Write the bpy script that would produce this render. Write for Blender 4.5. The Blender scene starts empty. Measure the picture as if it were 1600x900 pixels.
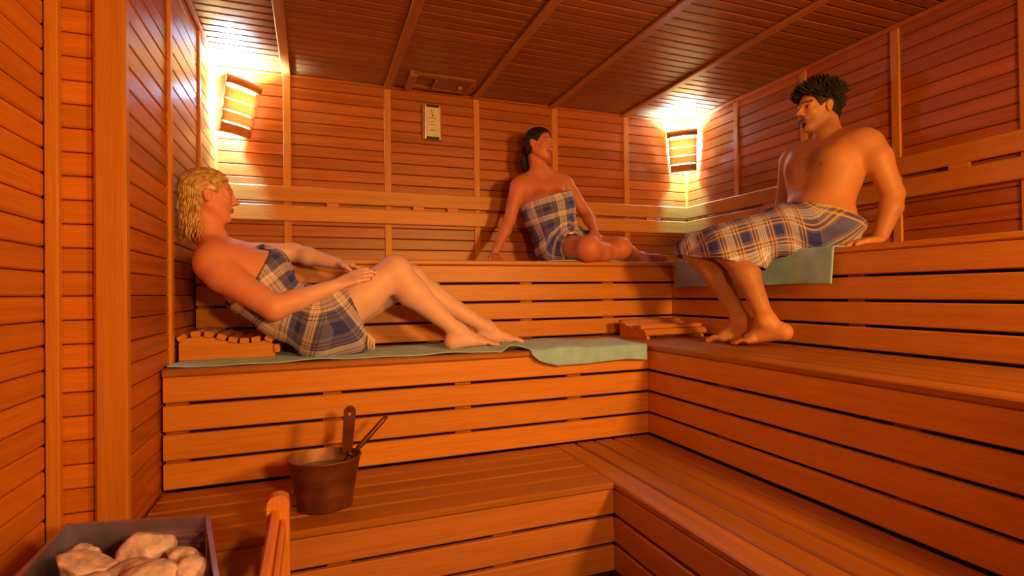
import bpy, math, random
import numpy as np
from mathutils import Matrix, Vector

random.seed(7)
RNG = np.random.default_rng(11)
scene = bpy.context.scene
C = scene.collection

# ------------------------------------------------------------------ camera, light, exposure
CAM = Vector((0.5389, -3.5289, 1.1671))
YAW, PITCH, ROLL = 0.3564, 0.0087, -0.0122
fwd = Vector((math.sin(YAW) * math.cos(PITCH), math.cos(YAW) * math.cos(PITCH), math.sin(PITCH)))
rgt = Vector((math.cos(YAW), -math.sin(YAW), 0))
upv = rgt.cross(fwd)
r2 = rgt * math.cos(ROLL) + upv * math.sin(ROLL)
u2 = -rgt * math.sin(ROLL) + upv * math.cos(ROLL)
cd = bpy.data.cameras.new('camera'); cam = bpy.data.objects.new('camera', cd); C.objects.link(cam)
m = Matrix((( r2.x, u2.x, -fwd.x, CAM.x), (r2.y, u2.y, -fwd.y, CAM.y), (r2.z, u2.z, -fwd.z, CAM.z), (0, 0, 0, 1)))
cam.matrix_world = m
cd.sensor_width = 36.0; cd.lens = 835.9 * 36 / 1600; cd.clip_start = 0.02
scene.camera = cam

world = bpy.data.worlds.new('world'); scene.world = world; world.use_nodes = True
world.node_tree.nodes['Background'].inputs[0].default_value = (0.010, 0.004, 0.002, 1)
vs = scene.view_settings
vs.view_transform = 'Standard'; vs.look = 'None'; vs.gamma = 1.0; vs.use_curve_mapping = False
vs.exposure = 0.0

WARM = (1.0, 0.50, 0.11)       # the assumed amber lamp behind the photographer and the added fill lamp
COOL = (0.17, 0.56, 1.0)       # the cold corner lamps
KEY_POWER, CORNER_POWER, FILL_POWER, GLOW = 126.0, 215.0, 248.0, 4.0
def light(name, loc, power, color, radius):
    l = bpy.data.lights.new(name, 'POINT'); l.energy = power; l.color = color; l.shadow_soft_size = radius
    o = bpy.data.objects.new(name, l); o.location = loc; C.objects.link(o); return o
KEY_LOC = (1.15, -4.06, 1.42); KEY_AIM = (0.35, -0.9, 1.35); FILL_LOC = (2.35, -4.06, 1.75); FILL_AIM = (1.60, -0.9, 1.45)

# ------------------------------------------------------------------ room measures
W = 3.362; ZC = 2.512; YF = -4.30; XN = -0.175; YJ = -1.615     # width, ceiling, front wall, near-left wall, jog
Z3, Z2, Z1 = 1.35, 0.90, 0.453                                  # bench tops
DU, DM, DL = 0.6515, 1.2511, 1.7662                             # bench fronts from the back wall
EU, EM, EL = 0.6497, 1.254, 1.7685                              # bench fronts from the right wall

# ------------------------------------------------------------------ materials
def srgb(r, g, b):
    f = lambda c: (c / 255 / 12.92) if c / 255 <= .04045 else ((c / 255 + .055) / 1.055) ** 2.4
    return (f(r), f(g), f(b), 1)
def newmat(name):
    m = bpy.data.materials.new(name); m.use_nodes = True
    nt = m.node_tree; return m, nt, nt.nodes['Principled BSDF']
def N(nt, t, **kw):
    n = nt.nodes.new(t)
    for k, v in kw.items(): setattr(n, k, v)
    return n
def wood(name, axis, c1, c2, c3, rough=.5, var=.35, scale=1.0, bump=.12):
    m, nt, bs = newmat(name); L = nt.links.new
    tc = N(nt, 'ShaderNodeTexCoord'); oi = N(nt, 'ShaderNodeObjectInfo')
    off = N(nt, 'ShaderNodeVectorMath', operation='SCALE'); 
    cv = N(nt, 'ShaderNodeCombineXYZ'); L(oi.outputs['Random'], cv.inputs[0]); L(oi.outputs['Random'], cv.inputs[1]); L(oi.outputs['Random'], cv.inputs[2])
    L(cv.outputs[0], off.inputs[0]); off.inputs['Scale'].default_value = 37.0
    add = N(nt, 'ShaderNodeVectorMath', operation='ADD'); L(tc.outputs['Object'], add.inputs[0]); L(off.outputs[0], add.inputs[1])
    mp = N(nt, 'ShaderNodeMapping'); L(add.outputs[0], mp.inputs['Vector'])
    s = [34.0 * scale] * 3; s['xyz'.index(axis)] = 1.1 * scale; mp.inputs['Scale'].default_value = s
    n1 = N(nt, 'ShaderNodeTexNoise'); n1.inputs['Scale'].default_value = 1.0; n1.inputs['Detail'].default_value = 5; n1.inputs['Roughness'].default_value = .6; n1.inputs['Distortion'].default_value = .15
    L(mp.outputs[0], n1.inputs['Vector'])
    mp2 = N(nt, 'ShaderNodeMapping'); L(add.outputs[0], mp2.inputs['Vector'])
    s = [190.0] * 3; s['xyz'.index(axis)] = 7.0; mp2.inputs['Scale'].default_value = s
    n2 = N(nt, 'ShaderNodeTexNoise'); n2.inputs['Scale'].default_value = 1.0; n2.inputs['Detail'].default_value = 3; L(mp2.outputs[0], n2.inputs['Vector'])
    rp = N(nt, 'ShaderNodeValToRGB'); rp.color_ramp.elements[0].position = .30; rp.color_ramp.elements[0].color = c1
    rp.color_ramp.elements[1].position = .72; rp.color_ramp.elements[1].color = c3
    e = rp.color_ramp.elements.new(.5); e.color = c2
    L(n1.outputs['Fac'], rp.inputs[0])
    # fine pores
    r2_ = N(nt, 'ShaderNodeMapRange'); r2_.inputs['From Min'].default_value = .35; r2_.inputs['From Max'].default_value = .6; r2_.inputs['To Min'].default_value = .89; r2_.inputs['To Max'].default_value = 1.03
    L(n2.outputs['Fac'], r2_.inputs['Value'])
    # board to board variation
    r3 = N(nt, 'ShaderNodeMapRange'); r3.inputs['To Min'].default_value = 1 - var; r3.inputs['To Max'].default_value = 1 + var * .6
    L(oi.outputs['Random'], r3.inputs['Value'])
    mu = N(nt, 'ShaderNodeMath', operation='MULTIPLY'); L(r2_.outputs[0], mu.inputs[0]); L(r3.outputs[0], mu.inputs[1])
    sc = N(nt, 'ShaderNodeVectorMath', operation='SCALE'); L(rp.outputs['Color'], sc.inputs[0]); L(mu.outputs[0], sc.inputs['Scale'])
    L(sc.outputs[0], bs.inputs['Base Color'])
    bs.inputs['Roughness'].default_value = rough
    bp = N(nt, 'ShaderNodeBump'); bp.inputs['Strength'].default_value = bump; bp.inputs['Distance'].default_value = .002
    L(n2.outputs['Fac'], bp.inputs['Height']); L(bp.outputs[0], bs.inputs['Normal'])
    return m
def lin(r, g, b): return (r, g, b, 1)
M = {}
for ax in 'xyz':
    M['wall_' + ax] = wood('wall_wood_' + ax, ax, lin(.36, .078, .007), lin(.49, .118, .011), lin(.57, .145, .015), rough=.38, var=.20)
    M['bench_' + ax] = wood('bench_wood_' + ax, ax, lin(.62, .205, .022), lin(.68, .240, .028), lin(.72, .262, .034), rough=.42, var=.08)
    M['left_' + ax] = wood('left_wall_wood_' + ax, ax, lin(.58, .160, .010), lin(.68, .200, .014), lin(.76, .230, .018), rough=.38, var=.14)  # wall wood brightened: stronger light on the near left put into the colour
    M['rosy_' + ax] = wood('rosy_bench_wood_' + ax, ax, lin(.44, .140, .036), lin(.50, .165, .042), lin(.54, .18, .048), rough=.42, var=.08)  # bench wood with a dim pink light cast put into its colour
    M['post_' + ax] = wood('post_wood_' + ax, ax, lin(.50, .165, .016), lin(.56, .19, .02), lin(.60, .21, .024), rough=.42, var=.05)
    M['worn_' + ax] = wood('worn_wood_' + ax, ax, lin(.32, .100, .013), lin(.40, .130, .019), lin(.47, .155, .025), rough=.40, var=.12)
    M['pale_' + ax] = wood('pale_wood_' + ax, ax, lin(.64, .20, .035), lin(.72, .24, .045), lin(.78, .28, .06), rough=.45, var=.08)
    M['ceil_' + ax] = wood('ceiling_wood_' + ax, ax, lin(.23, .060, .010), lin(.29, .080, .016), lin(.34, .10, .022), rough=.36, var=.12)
def plain(name, col, rough=.5, metal=0.0, noise=0.0, nscale=20.0, bump=0.0):
    m, nt, bs = newmat(name); L = nt.links.new
    bs.inputs['Base Color'].default_value = col; bs.inputs['Roughness'].default_value = rough; bs.inputs['Metallic'].default_value = metal
    if noise or bump:
        tc = N(nt, 'ShaderNodeTexCoord'); n = N(nt, 'ShaderNodeTexNoise'); n.inputs['Scale'].default_value = nscale; n.inputs['Detail'].default_value = 5
        L(tc.outputs['Object'], n.inputs['Vector'])
        if noise:
            rp = N(nt, 'ShaderNodeValToRGB'); rp.color_ramp.elements[0].position = .3; rp.color_ramp.elements[1].position = .7
            rp.color_ramp.elements[0].color = tuple(max(0, c * (1 - noise)) for c in col[:3]) + (1,)
            rp.color_ramp.elements[1].color = tuple(min(1, c * (1 + noise)) for c in col[:3]) + (1,)
            L(n.outputs['Fac'], rp.inputs[0]); L(rp.outputs[0], bs.inputs['Base Color'])
        if bump:
            b = N(nt, 'ShaderNodeBump'); b.inputs['Strength'].default_value = bump; b.inputs['Distance'].default_value = .004
            L(n.outputs['Fac'], b.inputs['Height']); L(b.outputs[0], bs.inputs['Normal'])
    return m
M['backing'] = plain('wall_backing', lin(.06, .022, .008), .8, noise=.3)
M['dark'] = plain('bench_underside', lin(.025, .010, .005), .9, noise=.2)  # near-black, the shade of hollows put into the colour
M['floor'] = plain('floor_tile', lin(.08, .05, .04), .4, noise=.3, nscale=8)
M['copper'] = plain('copper_metal', lin(.20, .060, .028), .42, metal=.55, noise=.35, nscale=14, bump=.08)
M['copper_in'] = plain('copper_inside', lin(.30, .13, .075), .45, metal=.35, noise=.35, nscale=18)
M['rivet'] = plain('rivet_metal', lin(.16, .10, .08), .4, metal=.7, noise=.1)
M['steel'] = plain('heater_steel', lin(.52, .44, .72), .34, metal=.85, noise=.3, nscale=9, bump=.05)
M['stone'] = plain('sauna_stone', lin(.66, .46, .58), .9, noise=.42, nscale=38, bump=1.0)
M['face'] = plain('gauge_face', lin(.78, .66, .50), .4, noise=.04)
M['trim_metal'] = plain('gauge_trim', lin(.85, .66, .45), .3, metal=.4, noise=.05)
M['black'] = plain('gauge_cap', lin(.015, .008, .006), .4, noise=.1)
M['needle'] = plain('gauge_print', lin(.10, .035, .025), .6, noise=.1)
M['eye'] = None
m_, nt_, bs_ = newmat('water'); bs_.inputs['Base Color'].default_value = lin(.10, .09, .08); bs_.inputs['Roughness'].default_value = .08
tcw = N(nt_, 'ShaderNodeTexCoord'); nw = N(nt_, 'ShaderNodeTexNoise'); nw.inputs['Scale'].default_value = 25; bw = N(nt_, 'ShaderNodeBump'); bw.inputs['Strength'].default_value = .25; bw.inputs['Distance'].default_value = .004
nt_.links.new(tcw.outputs['Object'], nw.inputs['Vector']); nt_.links.new(nw.outputs['Fac'], bw.inputs['Height']); nt_.links.new(bw.outputs[0], bs_.inputs['Normal']); M['water'] = m_
def emit(name, col, s):
    m, nt, bs = newmat(name); bs.inputs['Base Color'].default_value = col + (1,); bs.inputs['Emission Color'].default_value = col + (1,); bs.inputs['Emission Strength'].default_value = s; return m
M['tube_cool'] = emit('cold_lamp_tube', (.62, .80, 1.0), 22.0); 
def veneer(name):
    m = M['pale_x'].copy(); m.name = name; nt = m.node_tree; bs = nt.nodes['Principled BSDF']; out = nt.nodes['Material Output']
    tr = N(nt, 'ShaderNodeBsdfTranslucent'); tr.inputs[0].default_value = lin(.98, .54, .17); mx = N(nt, 'ShaderNodeMixShader'); mx.inputs[0].default_value = .13
    nt.links.new(bs.outputs[0], mx.inputs[1]); nt.links.new(tr.outputs[0], mx.inputs[2]); nt.links.new(mx.outputs[0], out.inputs['Surface']); return m
M['veneer'] = veneer('lamp_veneer')
def towel_mat(name, c):
    m, nt, bs = newmat(name); L = nt.links.new
    tc = N(nt, 'ShaderNodeTexCoord'); n = N(nt, 'ShaderNodeTexNoise'); n.inputs['Scale'].default_value = 420; n.inputs['Detail'].default_value = 2
    n2 = N(nt, 'ShaderNodeTexNoise'); n2.inputs['Scale'].default_value = 14; n2.inputs['Detail'].default_value = 4
    L(tc.outputs['Object'], n.inputs['Vector']); L(tc.outputs['Object'], n2.inputs['Vector'])
    rp = N(nt, 'ShaderNodeValToRGB'); rp.color_ramp.elements[0].position = .3; rp.color_ramp.elements[1].position = .7
    rp.color_ramp.elements[0].color = tuple(x * .82 for x in c) + (1,); rp.color_ramp.elements[1].color = tuple(min(1, x * 1.1) for x in c) + (1,)
    L(n2.outputs['Fac'], rp.inputs[0]); L(rp.outputs[0], bs.inputs['Base Color']); bs.inputs['Roughness'].default_value = .95
    b = N(nt, 'ShaderNodeBump'); b.inputs['Strength'].default_value = .6; b.inputs['Distance'].default_value = .003
    L(n.outputs['Fac'], b.inputs['Height']); L(b.outputs[0], bs.inputs['Normal']); bs.inputs['Sheen Weight'].default_value = .2
    return m
M['towel'] = towel_mat('towel_green', (.36, .61, 1.0))

# ------------------------------------------------------------------ mesh helpers
def link(name, me, parent=None, loc=None):
    o = bpy.data.objects.new(name, me); C.objects.link(o)
    if loc is not None: o.location = loc
    if parent is not None: o.parent = parent
    return o
def empty(name, loc, rotz=0):
    o = bpy.data.objects.new(name, None); o.empty_display_size = .05; C.objects.link(o); o.location = loc; o.rotation_euler = (0, 0, rotz); return o
def tag(o, label=None, cat=None, group=None, kind=None):
    if label: o['label'] = label
    if cat: o['category'] = cat
    if group: o['group'] = group
    if kind: o['kind'] = kind
    return o
def mesh(name, v, f, mat, smooth=False):
    me = bpy.data.meshes.new(name)
    me.from_pydata([tuple(map(float, p)) for p in v], [], [tuple(int(i) for i in q) for q in f])
    if smooth: me.polygons.foreach_set('use_smooth', [True] * len(me.polygons))
    if mat: me.materials.append(mat)
    me.update(); return me
_cache = {}
def sub(o, part):
    """hang o (a sibling of part) under part without moving it"""
    o.parent = part; o.matrix_parent_inverse = part.matrix_basis.inverted(); return o
def board_mesh(axis, size, mat, bev=.004):
    """a board with its four long edges eased; size = full (x, y, z)"""
    key = (axis, tuple(round(s, 3) for s in size), mat.name, bev)
    if key in _cache: return _cache[key]
    a = 'xyz'.index(axis); o1, o2 = [i for i in range(3) if i != a]
    h1, h2, hl = size[o1] / 2, size[o2] / 2, size[a] / 2
    b = min(bev, h1 * .6, h2 * .6)
    prof = [(-h1 + b, -h2), (h1 - b, -h2), (h1, -h2 + b), (h1, h2 - b), (h1 - b, h2), (-h1 + b, h2), (-h1, h2 - b), (-h1, -h2 + b)]
    v = []
    for s in (-1, 1):
        for p, q in prof:
            c = [0, 0, 0]; c[a] = s * hl; c[o1] = p; c[o2] = q; v.append(c)
    f = []
    flip = (a == 1)
    for i in range(8):
        j = (i + 1) % 8; q = (i, j, 8 + j, 8 + i); f.append(q[::-1] if flip else q)
    c0, c1 = tuple(range(7, -1, -1)), tuple(range(8, 16))
    f.append(c0[::-1] if flip else c0); f.append(c1[::-1] if flip else c1)
    me = mesh('board', v, f, mat); _cache[key] = me; return me
def board(name, axis, lo, hi, mat, parent=None, bev=.004, org=(0, 0, 0)):
    size = [hi[i] - lo[i] for i in range(3)]; ctr = [(hi[i] + lo[i]) / 2 - org[i] for i in range(3)]
    return link(name, board_mesh(axis, size, mat, bev), parent, ctr)
def slab(name, lo, hi, mat, kind='structure'):
    o = board(name, 'x', lo, hi, mat, None, .001); o['kind'] = kind; return o
def lathe(prof, n=40, cap0=False, cap1=False, sx=1.0, sy=1.0):
    v, f = [], []
    for r, z in prof:
        for k in range(n):
            t = 2 * math.pi * k / n; v.append((r * math.cos(t) * sx, r * math.sin(t) * sy, z))
    for i in range(len(prof) - 1):
        for k in range(n):
            j = (k + 1) % n; f.append((i * n + k, i * n + j, (i + 1) * n + j, (i + 1) * n + k))
    if cap0: f.append(tuple(range(n - 1, -1, -1)))
    if cap1: f.append(tuple((len(prof) - 1) * n + k for k in range(n)))
    return v, f
def tubes(paths, sides=6):
    """paths: list of (points Nx3, radii N); returns verts, faces of all tubes"""
    V, F = [], []; base = 0
    for P, R in paths:
        P = np.asarray(P, float); n = len(P)
        T = np.gradient(P, axis=0); T /= np.linalg.norm(T, axis=1)[:, None] + 1e-9
        ref = np.array([0.3, 0.5, 0.81]);
        A = np.cross(T, ref); A /= np.linalg.norm(A, axis=1)[:, None] + 1e-9; B = np.cross(T, A)
        ang = np.arange(sides) * 2 * np.pi / sides
        ring = P[:, None, :] + np.asarray(R)[:, None, None] * (np.cos(ang)[None, :, None] * A[:, None, :] + np.sin(ang)[None, :, None] * B[:, None, :])
        V.append(ring.reshape(-1, 3))
        for i in range(n - 1):
            for k in range(sides):
                j = (k + 1) % sides; F.append((base + i * sides + k, base + i * sides + j, base + (i + 1) * sides + j, base + (i + 1) * sides + k))
        F.append(tuple(base + k for k in range(sides))[::-1]); F.append(tuple(base + (n - 1) * sides + k for k in range(sides)))
        base += n * sides
    return np.concatenate(V), F

# ------------------------------------------------------------------ room shell
PB = 0.0705      # pitch of the wall boards
GB = 0.003
def wall_rows(z0, z1):
    z = z1; rows = []
    while z - PB > z0 - .03: rows.append((z - PB + GB / 2, z - GB / 2)); z -= PB
    return rows
BT = .016        # board thickness
floor = slab('floor', (XN - .1, YF - .1, -.08), (W + .1, .12, 0), M['floor'])
wall_back = slab('wall_back', (-.10, .004, 0), (W + .1, .10, ZC + .1), M['backing'])
wall_right = slab('wall_right', (W - .004 + .008, YF, 0), (W + .10, 0, ZC + .1), M['backing'])
wall_left = slab('wall_left', (-.10, YJ + .03, 0), (-.004, 0, ZC + .1), M['backing'])
wall_left_jog = slab('wall_left_jog', (-.28, YJ + .018, 0), (-.101, YJ + .06, ZC + .1), M['backing'])
wall_left_near = slab('wall_left_near', (XN - .10, YF, 0), (XN - .018, YJ + .017, ZC + .1), M['backing'])
wall_front = slab('wall_front', (XN - .1, YF - .10, 0), (W + .1, YF - .001, ZC + .1), M['wall_x'])
ceiling = slab('ceiling', (XN - .1, YF, ZC + .020), (W + .1, .10, ZC + .10), M['backing'])
def child(name, axis, lo, hi, mat, parent, bev=.004):
    o = board(name, axis, lo, hi, mat, None, bev); o.parent = parent
    o.location = [(hi[i] + lo[i]) / 2 - parent.location[i] for i in range(3)]; return o
BXS = [0.0, .40, 1.00, 1.60, 2.19, 2.79, W]
BW = .045
# back wall
for i in range(6):
    x0 = BXS[i] + (BW / 2 - .004 if i else .02); x1 = BXS[i + 1] - (BW / 2 - .004 if i < 5 else .02)
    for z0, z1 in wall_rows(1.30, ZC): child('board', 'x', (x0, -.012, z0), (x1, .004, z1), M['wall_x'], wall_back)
for x in BXS[1:-1]: child('batten', 'z', (x - BW / 2, -.022, 1.32), (x + BW / 2, -.004, ZC - .002), M['bench_z'], wall_back)
child('corner_batten', 'z', (.0, -.030, 1.32), (.026, -.002, ZC - .002), M['bench_z'], wall_back)
child('corner_batten', 'z', (W - .026, -.030, 1.32), (W, -.002, ZC - .002), M['bench_z'], wall_back)
# right wall
RYS = [0.0, -.557, -1.11, -1.658, -2.19, -2.74, -3.29, -3.84, YF]
for i in range(8):
    y1 = RYS[i] - (BW / 2 - .004 if i else .03); y0 = RYS[i + 1] + (BW / 2 - .004)
    for z0, z1 in wall_rows(1.30, ZC): child('board', 'y', (W - .012, y0, z0), (W + .004, y1, z1), M['wall_y'], wall_right)
for y in RYS[1:-1]: child('batten', 'z', (W - .022, y - BW / 2, 1.32), (W - .004, y + BW / 2, ZC - .002), M['bench_z'], wall_right)
# far left wall
LYS = [0.0, -.495, -1.085, YJ]
for i in range(3):
    y1 = LYS[i] - (BW / 2 - .004 if i else .03); y0 = LYS[i + 1] + (BW / 2 - .004 if i < 2 else -.012)
    for z0, z1 in wall_rows(.42, ZC): child('board', 'y', (-.004, y0, z0), (.012, y1, z1), M['wall_y'], wall_left)
for y in LYS[1:-1]: child('batten', 'z', (.004, y - BW / 2, .46), (.022, y + BW / 2, ZC - .002), M['bench_z'], wall_left)
child('corner_post', 'z', (-.060, YJ - .032, 0), (.022, YJ + .012, ZC - .002), M['post_z'], wall_left, .008)
# jog panel facing the camera and near left wall
for z0, z1 in wall_rows(.0, ZC): child('board', 'x', (-.155, YJ, z0), (-.058, YJ + .016, z1), M['left_x'], wall_left_jog)
child('corner_batten', 'z', (-.176, YJ - .030, 0), (-.142, YJ - .001, ZC - .002), M['bench_z'], wall_left_jog)
NYS = [YJ - .028, -2.22, -2.82, -3.42, YF]
for i in range(4):
    y1 = NYS[i] - (BW / 2 - .004 if i else 0); y0 = NYS[i + 1] + (BW / 2 - .004 if i < 3 else 0)
    for z0, z1 in wall_rows(.0, ZC):
        child('board', 'y', (XN - .018, y0, z0), (XN - .002, y1, z1), M['left_y'], wall_left_near, .005)
for y in NYS[1:-1]: child('batten', 'z', (XN - .012, y - BW / 2, 0), (XN + .010, y + BW / 2, ZC - .002), M['bench_z'], wall_left_near)
# ceiling boards
CXS = [0.0, .40, 1.00, 1.59, 2.165, 2.765, W]; CP = .0675
rest_v, rest_f = [], []
nrow = int(-YF / CP)
for r in range(nrow):
    y1 = -CP * r - .004; y0 = -CP * (r + 1) + .004
    for i in range(6):
        x0 = CXS[i] + (.015 if i else .0); x1 = CXS[i + 1] - (.015 if i < 5 else 0)
        if i == 0 and y0 < YJ: x0 = XN
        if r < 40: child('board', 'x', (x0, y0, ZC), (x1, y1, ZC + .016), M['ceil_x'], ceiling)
        else:
            b = len(rest_v); rest_v += [(x, y, z) for z in (ZC, ZC + .016) for y in (y0, y1) for x in (x0, x1)]
            rest_f += [tuple(b + k for k in q) for q in ((0, 2, 3, 1), (4, 5, 7, 6), (0, 1, 5, 4), (2, 6, 7, 3), (0, 4, 6, 2), (1, 3, 7, 5))]
o = link('board_rows', mesh('board_rows', rest_v, rest_f, M['ceil_x']), ceiling); o.location = -ceiling.location; o['kind'] = 'stuff'
for x in CXS[1:-1]: child('batten', 'y', (x - .025, YF + .02, ZC - .020), (x + .025, -.002, ZC - .001), M['worn_y'], ceiling)
for n, lo, hi, ax in (('trim_1', (W - .040, YF + .01, ZC - .024), (W - .013, -.002, ZC - .001), 'y'), ('trim_2', (.013, YJ + .02, ZC - .024), (.036, -.002, ZC - .001), 'y'),
                      ('trim_3', (.037, -.034, ZC - .016), (W - .041, -.013, ZC - .001), 'x')):
    t = board(n, ax, lo, hi, M['wall_' + ax]); t['kind'] = 'structure'

# ------------------------------------------------------------------ benches
SL = .027            # top slat thickness
def bench(name, label, d, e, ztop, zbot, d_prev, e_prev, yend, nsl, pitch=.106, bh=.0935, nrow=4, topmat='bench', facemat='bench'):
    """L-shaped tier: d/e = front from back/right wall, d_prev/e_prev = where the next tier stands on it"""
    g = empty(name, (W / 2, -d / 2, 0)); tag(g, label, 'bench'); og = (W / 2, -d / 2, 0)
    B = lambda n, ax, lo, hi, mt, bev=.004: board(n, ax, lo, hi, mt, g, bev, og)
    xs, ys = W - e, -d
    # top slats: back run
    x_left = .004 if ztop > .5 or True else 0
    dep = d - d_prev
    p = dep / nsl
    for k in range(nsl):
        y0 = ys + p * k + (0 if k == 0 else .004); y1 = ys + p * (k + 1) - .004
        if k == 0: y0 -= .012
        B('top_slat', 'x', (.023, y0, ztop - SL), (xs - .006, y1, ztop), M[topmat + '_x'], .006)
    # top slats: right run, reaching back to the next riser
    dep = e - e_prev; p = dep / nsl
    for k in range(nsl):
        x0 = xs + p * k + (0 if k == 0 else .004); x1 = xs + p * (k + 1) - .004
        if k == 0: x0 -= .004
        B('top_slat', 'y', (x0, yend, ztop - SL), (x1, -d_prev - .002, ztop), M[topmat + '_y'], .006)
    # risers
    z = ztop - SL - .002
    for k in range(nrow):
        z1 = z - pitch * k; z0 = z1 - bh
        if z0 < zbot + .003: z0 = zbot + .012
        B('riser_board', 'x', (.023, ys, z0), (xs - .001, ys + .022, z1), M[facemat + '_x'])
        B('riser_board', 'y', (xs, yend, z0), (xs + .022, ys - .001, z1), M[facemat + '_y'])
    # upright bearers that show through the gaps
    zz0, zz1 = zbot + .001, ztop - SL - .001
    nb = 0; x = .062
    while x < xs - .02:
        B('bearer', 'z', (x - .037, ys + .024, zz0), (x + .037, ys + .060, zz1), M['worn_z'], .002); x += .548
    y = ys - .50
    while y > yend:
        B('bearer', 'z', (xs + .024, y - .037, zz0), (xs + .060, y + .037, zz1), M['worn_z'], .002); y -= .73
    B('bearer', 'z', (xs + .024, ys + .024, zz0), (xs + .060, ys + .060, zz1), M['worn_z'], .002)
    # dark sheets standing in for the shade of the hollow behind the boards
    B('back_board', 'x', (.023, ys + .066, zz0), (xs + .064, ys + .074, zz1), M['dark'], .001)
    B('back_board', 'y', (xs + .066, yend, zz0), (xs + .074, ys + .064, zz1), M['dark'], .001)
    return g
bench('upper_bench', 'highest wooden tier, L-shaped, carrying the dark-haired woman and the man', DU, EU, Z3, Z2, .03, .03, YF + .02, 6)
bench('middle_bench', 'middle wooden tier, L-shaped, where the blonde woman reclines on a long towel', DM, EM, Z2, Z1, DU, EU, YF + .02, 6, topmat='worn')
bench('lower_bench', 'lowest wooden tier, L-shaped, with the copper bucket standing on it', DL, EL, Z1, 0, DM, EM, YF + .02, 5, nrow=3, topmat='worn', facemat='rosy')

# backrests
def backrest(name, label, back):
    g = empty(name, (W / 2, -.03, 1.6) if back else (W - .03, -2, 1.6)); tag(g, label, 'backrest', 'backrests'); og = tuple(g.location)
    for z0, z1 in ((1.732, 1.825), (1.617, 1.712)):
        if back: board('rail', 'x', (.024, -.050, z0), (W - .051, -.028, z1), M['bench_x'], g, .005, og)
        else: board('rail', 'y', (W - .050, YF + .02, z0), (W - .028, -.028, z1), M['bench_y'], g, .005, og)
    if back:
        for x in (.66, 1.42, 1.19, 1.91, 2.48, 2.98, 3.13):
            board('spacer', 'x', (x - .035, -.046, 1.690), (x + .035, -.0225, 1.76), M['pale_x'], g, .003, og)
    else:
        for y in (-.22, -.86, -1.40, -1.95, -2.46, -3.1, -3.7):
            board('spacer', 'y', (W - .046, y - .04, 1.690), (W - .0225, y + .04, 1.76), M['pale_y'], g, .003, og)
backrest('backrest', 'two-rail wooden backrest running along the back wall behind the dark-haired woman', True)
backrest('backrest', 'two-rail wooden backrest running along the right wall behind the man', False)

# ------------------------------------------------------------------ corner lamps
def corner_lamp(label, corner, n, lp):
    """slatted wooden corner shade; n = unit direction into the room, open above and below"""
    n = Vector((n[0], n[1], 0)).normalized(); t = Vector((-n.y, n.x, 0)); c = Vector(corner)
    g = empty('corner_lamp', c); tag(g, label, 'lamp', 'corner lamps')
    def quadprism(name, corners, thick, mat, out):
        v = [Vector(p) for p in corners] + [Vector(p) + Vector(out) * thick for p in corners]
        me = mesh(name, v, [(3, 2, 1, 0), (4, 5, 6, 7), (0, 1, 5, 4), (1, 2, 6, 5), (2, 3, 7, 6), (3, 0, 4, 7)], mat)
        return link(name, me, g)
    Z = Vector((0, 0, 1)); nsl = 5
    for k in range(nsl):
        z1 = .30 - k * .060; z0 = z1 - (.046 if k == 0 else .0602)
        d1 = .225 - k * .017; d0 = d1 - .006; hw = .108 - k * .003
        if k == 0: d1 += .006; d0 += .006; hw += .004
        # rounded slat, bowed out in the middle and swelling between its edges
        pts = []; rows = [(z0 + (z1 - z0) * q, d0 + (d1 - d0) * q + .013 * (1 - (2 * q - 1) ** 2)) for q in np.linspace(0, 1, 5)]; nr = len(rows)
        for s in np.linspace(-1, 1, 7):
            bow = .014 * (1 - s * s)
            pts += [n * (d + bow + .004) + t * hw * s + Z * z for z, d in rows] + [n * (d + bow - .005) + t * hw * s + Z * z for z, d in rows[::-1]]
        f = []; m2 = 2 * nr
        for i in range(6):
            for j in range(m2): f.append((i * m2 + j, (i + 1) * m2 + j, (i + 1) * m2 + (j + 1) % m2, i * m2 + (j + 1) % m2))
        f += [tuple(range(m2)), tuple(6 * m2 + j for j in range(m2 - 1, -1, -1))]
        link('slat', mesh('slat', pts, f, M['veneer'] if 0 < k < 4 else M['pale_x'], True), g)
    for s in (-1, 1):
        # side cheeks from the front slats back to the wall
        a0 = n * .150 + t * s * .094; a1 = n * .222 + t * s * .106
        w0 = n * .100 + t * s * .078; w1 = n * .115 + t * s * .092
        quadprism('side_panel', (a0 + Z * .01, a1 + Z * .30, w1 + Z * .30, w0 + Z * .01), .010, M['pale_z'], -t * s)
    # tube and its holder
    zt = .235
    v, f = tubes([([n * .175 + t * -.07 + Z * zt, n * .175 + t * .07 + Z * zt], [.011, .011])], 10)
    tube = link('lamp_tube', mesh('lamp_tube', v, f, M['tube_cool'], True), g)
    for q0, q1 in ((-.088, -.0705), (.0705, .088)):
        v, f = tubes([([n * .175 + t * q0 + Z * zt, n * .175 + t * q1 + Z * zt], [.015, .015])], 10)
        sub(link('tube_holder', mesh('tube_holder', v, f, M['rivet']), g), tube)
    l = light('corner_lamp_light', c + n * .120 + Z * .225, CORNER_POWER, COOL, .03); l.parent = g; l.location = n * .120 + Z * .225
    return g
corner_lamp('slatted wooden corner lamp glowing above the blonde woman', (.022, -.022, 2.085), (1, -1), None)
corner_lamp('slatted wooden corner lamp glowing between the dark-haired woman and the man', (W - .022, -.022, 2.085), (-1, -1), None)

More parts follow.
